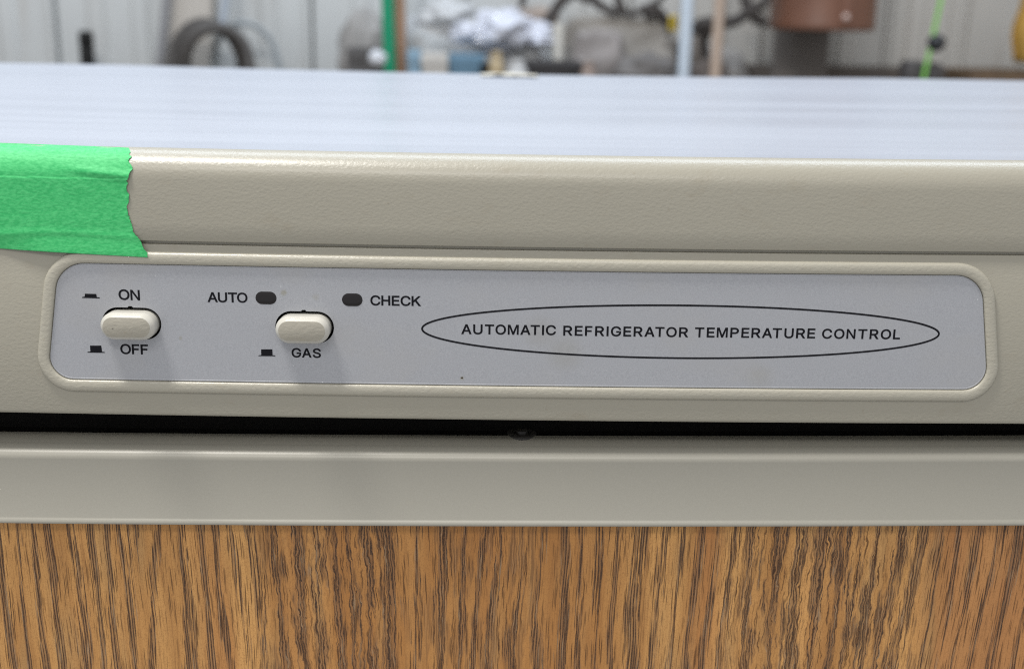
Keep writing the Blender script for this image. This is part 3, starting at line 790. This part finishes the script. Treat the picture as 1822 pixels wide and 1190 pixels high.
word('ON', (211.4, 533.2), (249.4, 534.6, 18.6))
word('OFF', (214.6, 629.6), (264, 630.6, 17.8))
word('AUTO', (369.6, 537.4), (440.7, 538.6, 17.8))
word('CHECK', (659, 543.3), (748.8, 544.6, 17.8))
word('GAS', (519, 635.6), (571.2, 636.6, 16.6))
for t, a_, b_ in (('AUTOMATIC', (820.8, 594.3), (989, 596.3, 17.7)), ('REFRIGERATOR', (1002, 597), (1224, 600, 17.7)),
                  ('TEMPERATURE', (1236, 600), (1450, 602, 17.7)), ('CONTROL', (1462, 602.3), (1601, 603.6, 17.5))):
    word(t, a_, b_, 1.17, 0.017)


def print_poly(name, pix):
    vs = [fas(*uv(x, y, NL), NL + .05) for x, y in pix]
    o = build(name, vs, [tuple(range(len(vs)))], M['ink'], label, smooth=False)
    return o


print_poly('press_symbol', [(146, 530), (146.4, 528.2), (150.6, 527.6), (151.2, 522.4), (171.4, 523), (172.4, 528.6), (177.4, 529), (177.6, 530.8)])
print_poly('press_symbol', [(155.6, 627.1), (155.9, 625.6), (160.9, 625.4), (160.2, 614.7), (180.4, 614.7), (181.6, 625.6), (186.4, 626), (186.6, 627.6)])
print_poly('press_symbol', [(459.4, 633.3), (460.6, 631.8), (464.9, 631.4), (464.6, 621.3), (484.6, 621.3), (485.1, 631.6), (489.6, 632), (490.2, 633.6)])
# the ellipse round the title
el, er = uv(751, 584.6, NL), uv(1670.6, 593.7, NL)
et, eb = uv(1208, 543.3, NL)[1], uv(1213, 637, NL)[1]
ec = ((el[0] + er[0]) / 2, (et + eb) / 2); ea, eb_ = (er[0] - el[0]) / 2, (et - eb) / 2
vs = []
for dl in (-.33, .33):
    for k in range(160):
        t = 2 * math.pi * k / 160
        nx, ny = math.cos(t) / ea, math.sin(t) / eb_
        q = math.hypot(nx, ny)
        vs.append(fas(ec[0] + ea * math.cos(t) + dl * nx / q, ec[1] + eb_ * math.sin(t) + dl * ny / q, NL + .05))
build('ellipse_line', vs, loops_faces(2, 160), M['ink'], label, smooth=False)

# specks of dirt
for px, py, r, nn, par in ((822, 672, .55, NL, label), (1672, 749, .5, -.4, None), (200.5, 584.5, .28, 6.58, None)):
    u, v = uv(px, py, nn)
    bm = bmesh.new()
    c_ = bm.verts.new(fas(u, v, nn + .12)); rg = []
    for k in range(9):
        q = r * rnd.uniform(.6, 1.1)
        rg.append(bm.verts.new(fas(u + q * math.cos(k * .698), v + q * .8 * math.sin(k * .698), nn + .015)))
    for k in range(9): bm.faces.new((c_, rg[k], rg[(k + 1) % 9]))
    o = build_bm('dirt_speck', bm, plain('dirt', (0.05, 0.035, 0.02), .9))
    if par: o.parent = par
    else: keep(o, fr)

# top sheet, cabinet
ZT = fas(0, crest, -10).z
x0, x1 = (XC - HWF) / 1000, (XC + HWF) / 1000
yf, yb = fas(0, crest, -11).y, 0.522
vs, NXT, NYT = [], 48, 26
prof = []
for j in range(NYT + 1):
    t = j / NYT
    y = yf + (yb - yf) * t
    prof.append((y, -0.0003 - 0.0006 * math.sin(math.pi * t)))
prof += [(yb + .003, -.0012), (yb + .0042, -.004), (yb + .0045, -.03)]
for y, dz in prof:
    for u in US:
        x = u / 1000
        vs.append((x, y, ZT + dz + bow(x)))
keep(build('top_panel', vs, loops_faces(len(prof), len(US), False), M['top'], ang=60), fr)
cab = box_bm(x0 + .002, x1 - .002, .035, yb - .001, 0.03, ZT - .012, .004)
keep(build_bm('cabinet', cab, M['cab']), fr)

# ---- door: trim, panel, gasket, pin
door = build_bm('door', box_bm(x0 + .006, x1 - .006, 0.0035, .026, .06, 1.246, 0), M['cab'], smooth=False)
keep(door, fr)


def sub(o):
    o.parent = door
    return o


YD = -0.0012
TH = 0.0293                                        # height of the trim face
RB = .0042
tp = [(.0132, -.003), (.0130, .0012), (.0122, .0017)] + [(1.6 * (RB - RB * math.sin(k / 10 * math.pi / 2)), -RB + RB * math.cos(k / 10 * math.pi / 2)) for k in range(11)]
tp += [(0.0, -TH + .0024), (-.0005, -TH + .0019), (-.0009, -TH + .0012), (-.0011, -TH + .0007), (-.0010, -TH + .0002), (-.0006, -TH), (.0045, -TH)]
vs = []
for y, z in tp:
    for u in US: vs.append(dor(u / 1000, YD + y, z))
o = sub(build('door_trim', vs, loops_faces(len(tp), len(US), False), M['trim'], ang=50))
vs = []
for y, z in ((.0034, -TH + .002), (.0034, -TH - .30), (.0034, -1.15), (.004, -1.155)):
    for u in US: vs.append(dor(u / 1000, YD + y, z))
sub(build('wood_panel', vs, loops_faces(4, len(US), False), M['wood'], ang=60))
vs = []
for y, z in ((.0135, .0012), (.0140, -.003), (.030, -.003), (.034, .012)):
    for u in US: vs.append(dor(u / 1000, YD + y, z))
sub(build('door_gasket', vs, loops_faces(4, len(US), False), M['dark'], ang=30))
# hinge pin lying in the gap
p = dor(uv(930, 768)[0] / 1000 * 1.05, YD + .0150, .0004)
bm = lathe_bm([(.0056, .0002), (.0056, .0012), (.0050, .0016), (.0036, .0016), (.0032, .0009), (.0022, .0009), (.0020, .0024), (.0006, .0027)], 28, p.x, p.y, p.z)
sub(build_bm('hinge_pin', bm, plain('pin_dark', (.03, .028, .026), .5)))

# ================================================================== TAPE on the fascia
pts_r = [(205 + 23.5, 264), (233, 270), (229, 276), (234.5, 278.5), (228, 287), (233, 293.5), (237, 301.5), (231, 307), (230, 316), (225, 323.5), (228.5, 327), (225, 332), (225.6, 341),
         (230, 347), (228.5, 361), (225.5, 369), (228, 381), (231, 391), (235, 401.5), (237.5, 414), (245, 422), (252.5, 432), (255, 441), (262.5, 448.5), (263.3, 457.6)]


def fas_n(v):                                      # height of the fascia profile at v
    if v > crest - 10.2:
        q = (v - (crest - 10.2)) / 10.2
        return -9.5 + 10.3 * math.sqrt(max(0, 1 - q * q))
    return 1.05


edge = []
for px, py in pts_r:
    n = 1.2
    for _ in range(6):
        u, v = uv(px, py, n); n = fas_n(v) + .25
    edge.append((u, v))
ROWS = 130
vmax, vmin = edge[0][1], edge[-1][1]
def uedge(t):
    v = vmax + (vmin - vmax) * t
    for (u0, v0), (u1, v1) in zip(edge, edge[1:]):
        if v0 >= v >= v1 and v0 > v1: return u0 + (u1 - u0) * (v0 - v) / (v0 - v1)
    return edge[-1][0]
ULEFT = -232.0
NC = 150
vs = []
for i in range(ROWS + 1):
    t = i / ROWS
    ur = uedge(t) + (noise.noise(Vector((t * 60, 3, 0))) * .35 + noise.noise(Vector((t * 150, 7, 0))) * .25)
    for j in range(NC + 1):
        s = 1 - (1 - j / NC) ** 1.6
        u = ULEFT + (ur - ULEFT) * s
        px_l = -(u + 183)                          # distance left of the frame edge of the picture
        vt_ = vmax + .15 + (-u - 136) * .012        # the strip climbs slightly to the left
        vb_ = vmin + (-u - 128) * .035
        v = vt_ + (vb_ - vt_) * t
        n = fas_n(v) + .22
        if v < 32.5:                               # bridges the groove and lies over the top of the frame bead
            q = min(1, (32.5 - v) / 5.0)
            over = 1.75 if u > -161 else 1.75 - min(1.2, (-161 - u) / 14)
            n = (fas_n(33) + .22) * (1 - q) + q * over
        w1 = noise.noise(Vector((u * .05, v * .12, 2.0)))
        n += .18 * max(0, w1)
        # diagonal fold near the torn end
        dd = (v - (uv(230, 311, 1)[1] + (u + 137) * -.10)) / 1.5
        if u > -158: n += .75 * math.exp(-dd * dd) * min(1, (u + 158) / 14)
        dd2 = (v - (33.2 + .6 * math.sin(u * .11))) / 1.3
        n += .25 * math.exp(-dd2 * dd2)
        lift = max(0, (u - (ur - 2.0)) / 2.0)
        n += .18 * lift * lift * (1 + noise.noise(Vector((v * .7, 1, 5))))
        vs.append(fas(u, v, n))
tape = build('masking_tape', vs, loops_faces(ROWS + 1, NC + 1, False), M['tape'], ang=180)
md = tape.modifiers.new('thickness', 'SOLIDIFY'); md.thickness = 0.00013; md.offset = -1
tag(tape, 'bright green masking tape with a torn end stuck on the refrigerator front', 'tape')

# ================================================================== BACKGROUND: shelf on the far wall and what stands on it
ZS = 1.225
shelf = empty('wall_shelf', (0, YW - .2, ZS), 'long dark shelf fixed along the pale panelled wall', 'shelf')
shelf_wood = plain('shelf_timber', (0.10, 0.082, 0.068), .7, .3, 30)
keep(build_bm('shelf_board', box_bm(-2.2, 2.2, YW - .48, YW - .012, ZS - .03, ZS, .004), shelf_wood), shelf)
keep(build_bm('back_rail', box_bm(at(1248, 70, YW).x, 2.2, YW - .045, YW - .013, ZS + .002, at(1550, 119, YW - .045).z, .003), shelf_wood), shelf)
for bx in (-1.6, -.5, .6, 1.7):
    bm = box_bm(bx - .02, bx + .02, YW - .40, YW - .013, ZS - .06, ZS - .031, .003)
    box_bm(bx - .02, bx + .02, YW - .05, YW - .014, ZS - .36, ZS - .061, .003, bm)
    keep(build_bm('shelf_bracket', bm, shelf_wood), shelf)


def thing_at(name, x, y, z, label, cat, group=None):
    return empty(name, (x, y, z), label, cat, group)


def W(px, y=2.2): return at(px, 70, y).x
def mpp(y): return (y - CAM.y) / FPX             # metres per pixel at a depth
def Z(px, py, y): return at(px, py, y).z


# black tube
y = 2.26
x = W(153, y); r = 12 * mpp(y); zt = Z(153, 55, y)
t = thing_at('black_canister', x, y, ZS, 'slim black canister with a rounded cap standing by the white wall', 'canister')
keep(build_bm('canister_body', lathe_bm([(r * .9, 0), (r, .004), (r, zt - ZS - .035), (r * .93, zt - ZS - .033)], 24, x, y, ZS), M['black']), t)
keep(build_bm('canister_cap', lathe_bm([(r * .93, zt - ZS - .033), (r * 1.02, zt - ZS - .031), (r * 1.02, zt - ZS - .008), (r * .8, zt - ZS - .001), (r * .3, zt - ZS)], 24, x, y, ZS), M['black']), t)

# leaning board and pole left of the hose
y = 2.30
def leaning(name, pts, rad, mat, label, cat, y):
    P = [at(px, py, y) for px, py in pts]
    d = (P[0] - P[1]).normalized()
    k = (P[1].z - ZS - rad) / d.z
    foot = P[1] - d * k
    top = P[0] + d * .5
    o = build_bm(name, tube_bm([foot + (top - foot) * (i / 10) for i in range(11)], [rad * (1 + .05 * math.sin(i * 1.7)) for i in range(11)], 12), mat)
    tag(o, label, cat)
    return o
leaning('grey_pole', [(297, 0), (285, 115)], 8 * mpp(y), plain('grey_plastic', (.27, .27, .28), .5), 'thin grey pole leaning on the wall beside the tan board', 'pole', y)
b0, b1, b2, b3 = at(301, -160, 2.33), at(380, -160, 2.33), at(372, 118, 2.33), at(290, 118, 2.33)
bm = bmesh.new()
fr_ = [bm.verts.new(p) for p in (b0, b1, Vector((b2.x, 2.33, ZS)), Vector((b3.x, 2.33, ZS)))]
bk_ = [bm.verts.new(v.co + Vector((0, .018, 0))) for v in fr_]
bm.faces.new(fr_); bm.faces.new(bk_)
for k in range(4): bm.faces.new((fr_[k], fr_[(k + 1) % 4], bk_[(k + 1) % 4], bk_[k]))
bmesh.ops.bevel(bm, geom=list(bm.edges), offset=.003, segments=1, affect='EDGES')
tag(build_bm('tan_board', bm, plain('board_paint', (.56, .52, .47), .6, .15, 12), smooth=False), 'pale tan board leaning on the wall behind the coiled black hose', 'board')

# coiled hose hanging from a hook
y = 2.22
c = at(393, 118, y); rad = 66 * mpp(y)
hose = thing_at('coiled_hose', c.x, y, c.z, 'thick black hose coil hanging by a grey cord from the wall', 'hose')
hm = plain('hose_rubber', (.07, .064, .06), .6, .3, 60)
for k in range(4):
    pts = []
    rr = rad * (.90 + .035 * k); oy = (k - 1.5) * .016
    for i in range(49):
        q = 2 * math.pi * i / 48
        pts.append((c.x - .012 * k + rr * math.cos(q) * .92, y + oy + .01 * math.sin(q * 2 + k), c.z + rr * math.sin(q) * 1.08))
    keep(build_bm('hose_loop', tube_bm(pts, .0115, 10, cap=False), hm), hose)
top = Vector((c.x + .008, y, c.z + rad * 1.05))
keep(build_bm('hanging_cord', tube_bm([top, top + Vector((.006, .03, .08)), top + Vector((.012, .09, .2)), top + Vector((.015, .13, .34))], 8 * mpp(y), 10), plain('cord', (.30, .33, .37), .7)), hose)
# thin cable loop
cable = plain('cable_sheath', (.30, .33, .35), .5)
c2 = at(437, 128, 2.26)
pts = [(c2.x + 58 * mpp(2.26) * math.cos(q), 2.26 + .004 * math.sin(3 * q), c2.z + 82 * mpp(2.26) * math.sin(q)) for q in [2 * math.pi * i / 48 for i in range(49)]]
tag(build_bm('cable_loop', tube_bm(pts, .0062, 8, cap=False), cable), 'thin grey cable looped behind the black hose coil', 'cable')

# tall poles
def pole(name, px0, px1, y, mat, label, cat='pole', lean=0.0, ptop=-260):
    xc = W((px0 + px1) / 2, y); r = (px1 - px0) / 2 * mpp(y)
    zt = Z((px0 + px1) / 2, ptop, y)
    bm = tube_bm([Vector((xc + lean * (z - 1.3), y, z)) for z in [ZS + (zt - ZS) * i / 8 for i in range(9)]], r, 14)
    return tag(build_bm(name, bm, mat), label, cat)
pole('green_pole', 682, 703, 2.06, plain('green_paint', (.0, .27, .13), .4, .15, 40), 'upright green pole touching the brown wooden pole', lean=-.02)
pole('brown_pole', 704, 722, 2.09, plain('brown_wood', (.36, .21, .13), .6, .2, 30), 'brown wooden pole right behind the green pole', lean=-.02)
pole('white_pipe', 1209, 1231, 2.05, plain('white_pipe_plastic', (.58, .66, .75), .35, .05), 'pale bluish white plastic pipe standing upright', 'pipe')
pole('wooden_stick', 1267, 1286, 2.0, plain('stick_wood', (.44, .34, .27), .65, .2, 30), 'beige wooden stick standing next to the pale plastic pipe', 'stick')


def crumple(name, px0, px1, py0, py1, y, dep, mat, label, cat, seed, amp=.22, sub_=3, sag=True, boxy=.0):
    """a bag or wrapped bundle: a lumpy closed body standing on the shelf (or, with py1 given, floating base at py1)"""
    x0, x1 = W(px0, y), W(px1, y)
    zt = Z((px0 + px1) / 2, py0, y); zb = ZS + .001 if py1 is None else Z((px0 + px1) / 2, py1, y)
    bm = bmesh.new()
    bmesh.ops.create_icosphere(bm, subdivisions=sub_, radius=1)
    for v in bm.verts:
        d = v.co.copy()
        if boxy:
            m_ = max(abs(d.x), abs(d.y), abs(d.z)); d = d.lerp(d / m_ * .92, boxy)
        s_ = 1 + amp * noise.noise(v.co * 1.7 + Vector((seed, 0, 0))) + amp * .7 * abs(noise.noise(v.co * 4.1 + Vector((0, seed, 0))))
        d *= s_
        v.co = Vector(((x0 + x1) / 2 + d.x * (x1 - x0) / 2, y + d.y * dep / 2, (zt + zb) / 2 + max(-1.0, d.z) * (zt - zb) / 2))
    o = build_bm(name, bm, mat, ang=28)
    return tag(o, label, cat)


PL = plain('clear_white_film', (.62, .64, .72), .2, .06, 30, coat=.4)
GF = plain('grey_film', (.52, .53, .54), .35, .2, 18)
crumple('grey_sack', 598, 690, 22, None, 2.24, .10, plain('sack_grey', (.32, .31, .30), .7, .3, 25), 'dark grey sack slumped behind the green pole', 'sack', 3.1, .25)
crumple('wrapped_bundle', 716, 872, 18, None, 2.28, .10, GF, 'large grey plastic wrapped bundle between the brown pole and the white bag', 'bundle', 5.7, .2, 3, boxy=.5)
crumple('plastic_bag', 838, 962, 20, 90, 2.16, .12, PL, 'shiny white crumpled plastic bag resting on the shelf clutter', 'plastic bag', 8.3, .42, 4)
crumple('plastic_bag', 800, 866, 42, 78, 2.14, .07, PL, 'smaller white plastic bag tucked against the large shiny one', 'plastic bag', 1.3, .42, 4)
crumple('plastic_bag', 944, 984, 58, 84, 2.13, .05, PL, 'smallest white plastic scrap beside the big beige bag', 'plastic bag', 6.1, .42, 4)
crumple('grey_bundle', 840, 985, 72, None, 2.22, .16, GF, 'low grey bundle underneath the shiny white plastic bag', 'bundle', 2.2, .2, 3, boxy=.6)


CB = plain('sacking_paper', (.34, .315, .285), .8, .3, 26)
crumple('beige_bag', 996, 1200, 22, None, 2.24, .14, CB, 'big greyish beige bag beside the white plastic bag', 'bag', 11.3, .16, 4, boxy=.55)
crumple('grey_pouch', 1020, 1110, 52, None, 2.14, .07, plain('pouch_grey', (.29, .265, .255), .8, .35, 40), 'soft grey pouch leaning on the big beige bag', 'pouch', 14.1, .25, 4, boxy=.4)
crumple('dark_rag', 1100, 1210, 96, None, 2.10, .08, plain('rag_dark', (.16, .15, .145), .9, .4, 40), 'dark rag heaped at the foot of the big beige bag', 'rag', 16.6, .35, 4)
crumple('dark_rag', 1215, 1300, 108, None, 2.12, .06, plain('rag_brown', (.12, .10, .09), .9, .4, 40), 'brown rag heaped below the pale plastic pipe', 'rag', 17.9, .35, 4)
crumple('plastic_bag', 752, 840, 2, 58, 2.26, .08, GF, 'cloudy grey plastic bag hanging over the wrapped bundle', 'plastic bag', 19.2, .4, 4)
crumple('tan_cloth', 905, 992, 16, 66, 2.27, .06, plain('tan_cloth_fabric', (.34, .28, .24), .85, .3, 25), 'dull tan cloth tucked behind the shiny white plastic bag', 'cloth', 21.7, .35, 4)
crumple('grey_tarp', 700, 800, 60, None, 2.20, .08, plain('tarp_grey', (.40, .41, .41), .5, .3, 30), 'folded grey tarp behind the low off-white carton', 'tarp', 23.5, .3, 4, boxy=.5)


def carton(name, px0, px1, py0, y, dep, mat, label, cat, rot=0.0, bev=.004, flaps=True, flapmat=None):
    x0, x1 = W(px0, y), W(px1, y); zt = Z((px0 + px1) / 2, py0, y)
    t = thing_at(name, (x0 + x1) / 2, y + dep / 2, ZS, label, cat)
    bm = box_bm(x0, x1, y, y + dep, ZS + .001, zt, bev)
    for v in bm.verts: v.co += Vector((noise.noise(v.co * 9), noise.noise(v.co * 9 + Vector((5, 0, 0))), noise.noise(v.co * 9 + Vector((0, 5, 0))))) * .004
    keep(build_bm(name + '_body', bm, mat, smooth=False), t)
    if flaps:
        h = zt - ZS
        keep(build_bm('lid', box_bm(x0 - .002, x1 + .002, y - .003, y + dep + .002, zt - min(.03, h * .25), zt + .003, .003), flapmat or mat, smooth=False), t)
    return t


pole('white_tube', 984, 1003, 2.12, plain('cream_tube', (.62, .60, .55), .5, .1), 'short cream coloured tube standing against the big beige bag', 'tube', ptop=42)
carton('dark_box', 618, 664, 88, 2.12, .06, plain('dark_card', (.10, .095, .095), .7, .3), 'small dark box on the shelf in front of the grey sack', 'box')
carton('blue_box', 798, 862, 100, 2.06, .06, plain('blue_card', (.12, .22, .31), .6, .2), 'dull blue box on the shelf under the plastic bags', 'box')
carton('blue_tin', 726, 748, 92, 2.05, .03, plain('light_blue_tin', (.22, .34, .44), .5, .2), 'small light blue tin next to the brown pole', 'tin')
carton('white_carton', 750, 796, 98, 2.05, .05, plain('white_card', (.52, .50, .47), .6, .15), 'low off-white carton between the blue tin and the blue box', 'carton')
carton('black_box', 856, 884, 112, 2.04, .04, M['black'], 'tiny black box touching the tan jar', 'box', flaps=False)
carton('black_case', 938, 1036, 112, 2.03, .07, plain('black_case_plastic', (.03, .028, .03), .5, .3), 'low black case in front of the big beige bag', 'case')


def jar(name, px, py0, rpx, y, mat, label, cat, capmat=None):
    x = W(px, y); r = rpx * mpp(y); h = Z(px, py0, y) - ZS
    t = thing_at(name, x, y, ZS, label, cat)
    keep(build_bm('jar_body', lathe_bm([(r * .85, 0), (r, .004), (r, h * .72), (r * .75, h * .84), (r * .6, h * .86)], 24, x, y, ZS + .001), mat), t)
    keep(build_bm('lid', lathe_bm([(r * .6, h * .86), (r * .7, h * .865), (r * .7, h * .98), (r * .55, h)], 24, x, y, ZS + .001), capmat or mat), t)
    return t
jar('tan_jar', 884, 93, 13, 2.02, plain('tan_glaze', (.42, .33, .2), .4, .1), 'tan jar with a lid standing before the plastic bag', 'jar')
jar('brown_jar', 1049, 112, 14, 2.0, plain('brown_glaze', (.25, .19, .16), .4, .1), 'brown jar standing in front of the big beige bag', 'jar')
jar('grey_cup', 922, 108, 18, 2.01, plain('grey_glaze', (.5, .5, .5), .4, .1), 'pale grey pot standing between the tan jar and the black case', 'pot')
crumple('white_packet', 656, 687, 89, 119, 2.0, .03, plain('white_gloss', (.60, .62, .66), .12, .02, coat=.6), 'glossy white packet shining in front of the green pole', 'packet', 27.2, .22, 3)

# dark antler-like roots / driftwood above the carton
bk = plain('dark_bark', (.06, .052, .048), .85, .3, 50)
def branch(label, pts, rad, y, forks=()):
    t = thing_at('dry_branch', at(*pts[0], y).x, y, at(*pts[0], y).z, label, 'branch', 'dry branches hung above the bags')
    def limb(pp, r):
        P = [at(px, py, y + dy) for px, py, dy in pp]
        Q = []
        for a_, b_ in zip(P, P[1:]):
            for i in range(5): Q.append(a_.lerp(b_, i / 5) + Vector((rnd.uniform(-1, 1), rnd.uniform(-1, 1), rnd.uniform(-1, 1))) * r * .25)
        Q.append(P[-1])
        n_ = len(Q)
        return build_bm('limb', tube_bm(Q, [r * (1 - .6 * i / n_) for i in range(n_)], 9), bk)
    keep(limb([(a_, b_, 0) for a_, b_ in pts], rad), t)
    for f_, r_ in forks: keep(limb([(a_, b_, .01 * i) for i, (a_, b_) in enumerate(f_)], r_), t)
    return t
branch('dark dry branch arching over the big beige bag', [(975, 40), (990, 12), (1020, -12), (1060, 5), (1090, 22), (1130, 25), (1170, 5), (1195, -30)], .013, 2.17,
       [([(1105, 20), (1100, -10), (1096, -50)], .012), ([(1150, 22), (1178, 26), (1192, 50)], .016), ([(1020, -10), (1000, -40)], .01)])
branch('dark forked branch reaching under the brown bucket', [(1232, 52), (1262, 42), (1300, 40), (1335, 22), (1362, 2), (1380, -40)], .016, 2.15,
       [([(1335, 22), (1352, 38), (1368, 45)], .014), ([(1262, 42), (1252, 70), (1258, 110)], .014), ([(1336, 20), (1322, -8), (1300, -40)], .013)])
branch('short black branch tip hanging above the shiny plastic bag', [(940, -60), (934, -25), (930, 2), (927, 15)], .011, 2.2)
# things behind the pipe
crumple('brown_sack', 1196, 1262, 62, None, 2.27, .08, plain('brown_sacking', (.17, .145, .125), .8, .3, 30), 'brown sack slumped behind the pale plastic pipe', 'sack', 9.4, .25)
crumple('grey_cloth', 1228, 1330, 82, None, 2.30, .06, plain('grey_cloth', (.33, .315, .30), .85, .2, 20), 'grey cloth heap behind the beige wooden stick', 'cloth', 4.4, .25)
# yellow clip on the branch
c = at(1198, 42, 2.12)
t = thing_at('yellow_clip', c.x, 2.12, c.z, 'small yellow clip hooked on the dark branch by the pale pipe', 'clip')
ym = plain('yellow_plastic', (.62, .45, .03), .4, .1)
keep(build_bm('clip_jaw', box_bm(c.x - .008, c.x - .001, 2.115, 2.135, c.z - .016, c.z + .016, .003), ym), t)
keep(build_bm('clip_jaw', box_bm(c.x + .001, c.x + .008, 2.115, 2.135, c.z - .016, c.z + .016, .003), ym), t)
keep(build_bm('clip_hinge', tube_bm([(c.x, 2.112, c.z + .006), (c.x, 2.138, c.z + .006)], .004, 10), M['black']), t)

# brown leather bucket hanging on the wall
y = 2.20
xc = W(1460, y); rbk = 90 * mpp(y); zb = Z(1460, 54, y)
t = thing_at('brown_bucket', xc, y, zb, 'reddish brown bucket with a riveted seam hanging on the wall', 'bucket')
lm = plain('brown_leather', (.145, .062, .036), .42, .35, 16)
H_ = .26
keep(build_bm('bucket_body', lathe_bm([(rbk * .93, 0.0), (rbk * .985, .002), (rbk * 1.0, .010), (rbk * .985, .014), (rbk * .985, H_ * .5), (rbk * 1.0, H_), (rbk * .97, H_), (rbk * .95, .01)], 48, xc, y, zb), lm), t)
a0 = -math.pi / 2 + .16
sx, sy = xc + rbk * .99 * math.cos(a0), y + rbk * .99 * math.sin(a0)
keep(build_bm('seam_strap', box_bm(sx - .012, sx + .012, sy - .005, sy + .003, zb + .014, zb + H_, .002), plain('strap_leather', (.22, .105, .07), .35, .2)), t)
keep(build_bm('rivet', lathe_bm([(.0005, .004), (.006, .0025), (.0075, 0)], 14, 0, 0, 0), plain('rivet_metal', (.75, .6, .55), .25, metal=.7)), t)
rv = [o for o in bpy.data.objects if o.name == 'rivet'][0]
rv.data.transform(Matrix.Translation((sx, sy - .005, Z(1476, 30, y))) @ Matrix.Rotation(R(90), 4, 'X'))
hp = [Vector((xc + rbk * math.cos(q), y, zb + H_ - .01 + .13 * math.sin(q))) for q in [math.pi * i / 24 for i in range(25)]]
keep(build_bm('bucket_handle', tube_bm(hp, .006, 8), plain('handle_iron', (.06, .06, .06), .5, metal=.5)), t)
hk = Vector((xc, y, zb + H_ + .12))
keep(build_bm('wall_hook', tube_bm([hk + Vector((0, -.012, .014)), hk + Vector((0, -.012, -.004)), hk + Vector((0, 0, -.012)), hk + Vector((0, .012, .0)), hk + Vector((0, YW - y - .012, .012))], .004, 8), plain('hook_iron', (.1, .1, .1), .4, metal=.6)), wall)
# taupe panel under the bucket
y = 2.31
x0, x1 = W(1377, y), W(1478, y)
tb = box_bm(x0, x1, y, y + .012, ZS + .001, Z(1430, 20, y), .003)
tag(build_bm('taupe_board', tb, plain('taupe_card', (.20, .18, .165), .7, .2, 10), smooth=False), 'taupe board standing on the shelf below the brown bucket', 'board')

# green string with a black ball, hooked to a dark clamp on the shelf
y = 2.02
p0, p1, pb = at(1710, -160, y), at(1643, 142, y), at(1666, 77, y)
sm = plain('string_green', (.22, .55, .10), .6, .1)
k = (p1.z - (ZS + .02)) / (p0.z - p1.z)
foot = p1 - (p0 - p1) * k
st = tag(build_bm('green_string', tube_bm([foot + (p0 - foot) * (i / 12) for i in range(13)], .0042, 8), sm), 'taut lime green string running up past the wall', 'string')
bm = bmesh.new(); bmesh.ops.create_uvsphere(bm, u_segments=24, v_segments=16, radius=15.5 * mpp(y))
for v in bm.verts: v.co = v.co + pb
tag(build_bm('black_ball', bm, plain('ball_rubber', (.018, .02, .024), .5, .1)), 'small black ball threaded on the lime green string', 'ball')
t = thing_at('dark_clamp', foot.x + .01, 2.04, ZS, 'dark grey clamp at the foot of the lime green string', 'clamp')
dm = plain('dark_iron', (.06, .055, .055), .55, .3, 40)
xq0, xq1 = W(1604, 2.04), W(1690, 2.04)
keep(build_bm('clamp_base', box_bm(xq0, xq1, 2.02, 2.08, ZS + .001, ZS + .03, .005), dm), t)
keep(build_bm('clamp_jaw', box_bm(xq0 + .01, xq0 + .05, 2.025, 2.075, ZS + .03, Z(1625, 108, 2.04), .01), dm), t)
keep(build_bm('clamp_jaw', box_bm(xq1 - .045, xq1 - .01, 2.025, 2.075, ZS + .03, Z(1675, 112, 2.04), .01), dm), t)
# ochre hanging cloth at the edge
y = 2.16
xl, xr = W(1808, y), W(1905, y); zt, zb = Z(1815, -150, y), Z(1815, 112, y)
vs = []; na, nb = 26, 20
for i in range(nb + 1):
    for j in range(na + 1):
        q = j / na; p = i / nb
        vs.append((xl + (xr - xl) * q + .006 * math.sin(p * 14), y + .018 * math.sin(q * 13 + p) + .008 * math.sin(q * 29), zt + (zb - zt) * p))
o = build('ochre_cloth', vs, loops_faces(nb + 1, na + 1, False), plain('ochre_fabric', (.46, .27, .055), .8, .2, 40), ang=180)
md = o.modifiers.new('thickness', 'SOLIDIFY'); md.thickness = .003
tag(o, 'ochre yellow cloth hanging at the edge of the wall', 'cloth')
y = 2.14
x0, x1 = W(1735, y), W(1900, y)
t = thing_at('brown_crate', (x0 + x1) / 2, y, ZS, 'low dark brown crate on the shelf below the ochre cloth', 'crate')
zt = Z(1780, 127, y)
keep(build_bm('crate_side', box_bm(x0, x1, y, y + .012, ZS + .001, zt, .002), plain('crate_wood', (.12, .075, .04), .7, .3, 30)), t)
keep(build_bm('crate_side', box_bm(x0, x1, y + .13, y + .142, ZS + .001, zt, .002), bpy.data.materials['crate_wood']), t)
keep(build_bm('crate_end', box_bm(x0, x0 + .012, y + .0125, y + .1295, ZS + .001, zt - .002, .002), bpy.data.materials['crate_wood']), t)
keep(build_bm('crate_end', box_bm(x1 - .012, x1, y + .0125, y + .1295, ZS + .001, zt - .002, .002), bpy.data.materials['crate_wood']), t)

# a pale crumpled paper scrap lying at the back edge of the refrigerator top
vs = []; na, nb = 24, 8
x0, x1 = at(856, 132, .50).x, at(956, 132, .50).x
for i in range(nb + 1):
    for j in range(na + 1):
        q, p = j / na, i / nb
        vs.append((x0 + (x1 - x0) * q + .003 * noise.noise(Vector((p * 5, 1, 0))), .485 + .03 * p + .004 * noise.noise(Vector((q * 6, 2, 0))),
                   ZT + .0006 + .0018 * max(0, noise.noise(Vector((q * 5, p * 3, 4))) + .35) * math.sin(math.pi * q)))
o = build('paper_scrap', vs, loops_faces(nb + 1, na + 1, False), plain('cream_paper', (.50, .48, .42), .7, .08), ang=180)
md = o.modifiers.new('thickness', 'SOLIDIFY'); md.thickness = .0003
tag(o, 'crumpled cream paper scrap lying on the far edge of the refrigerator top', 'paper')
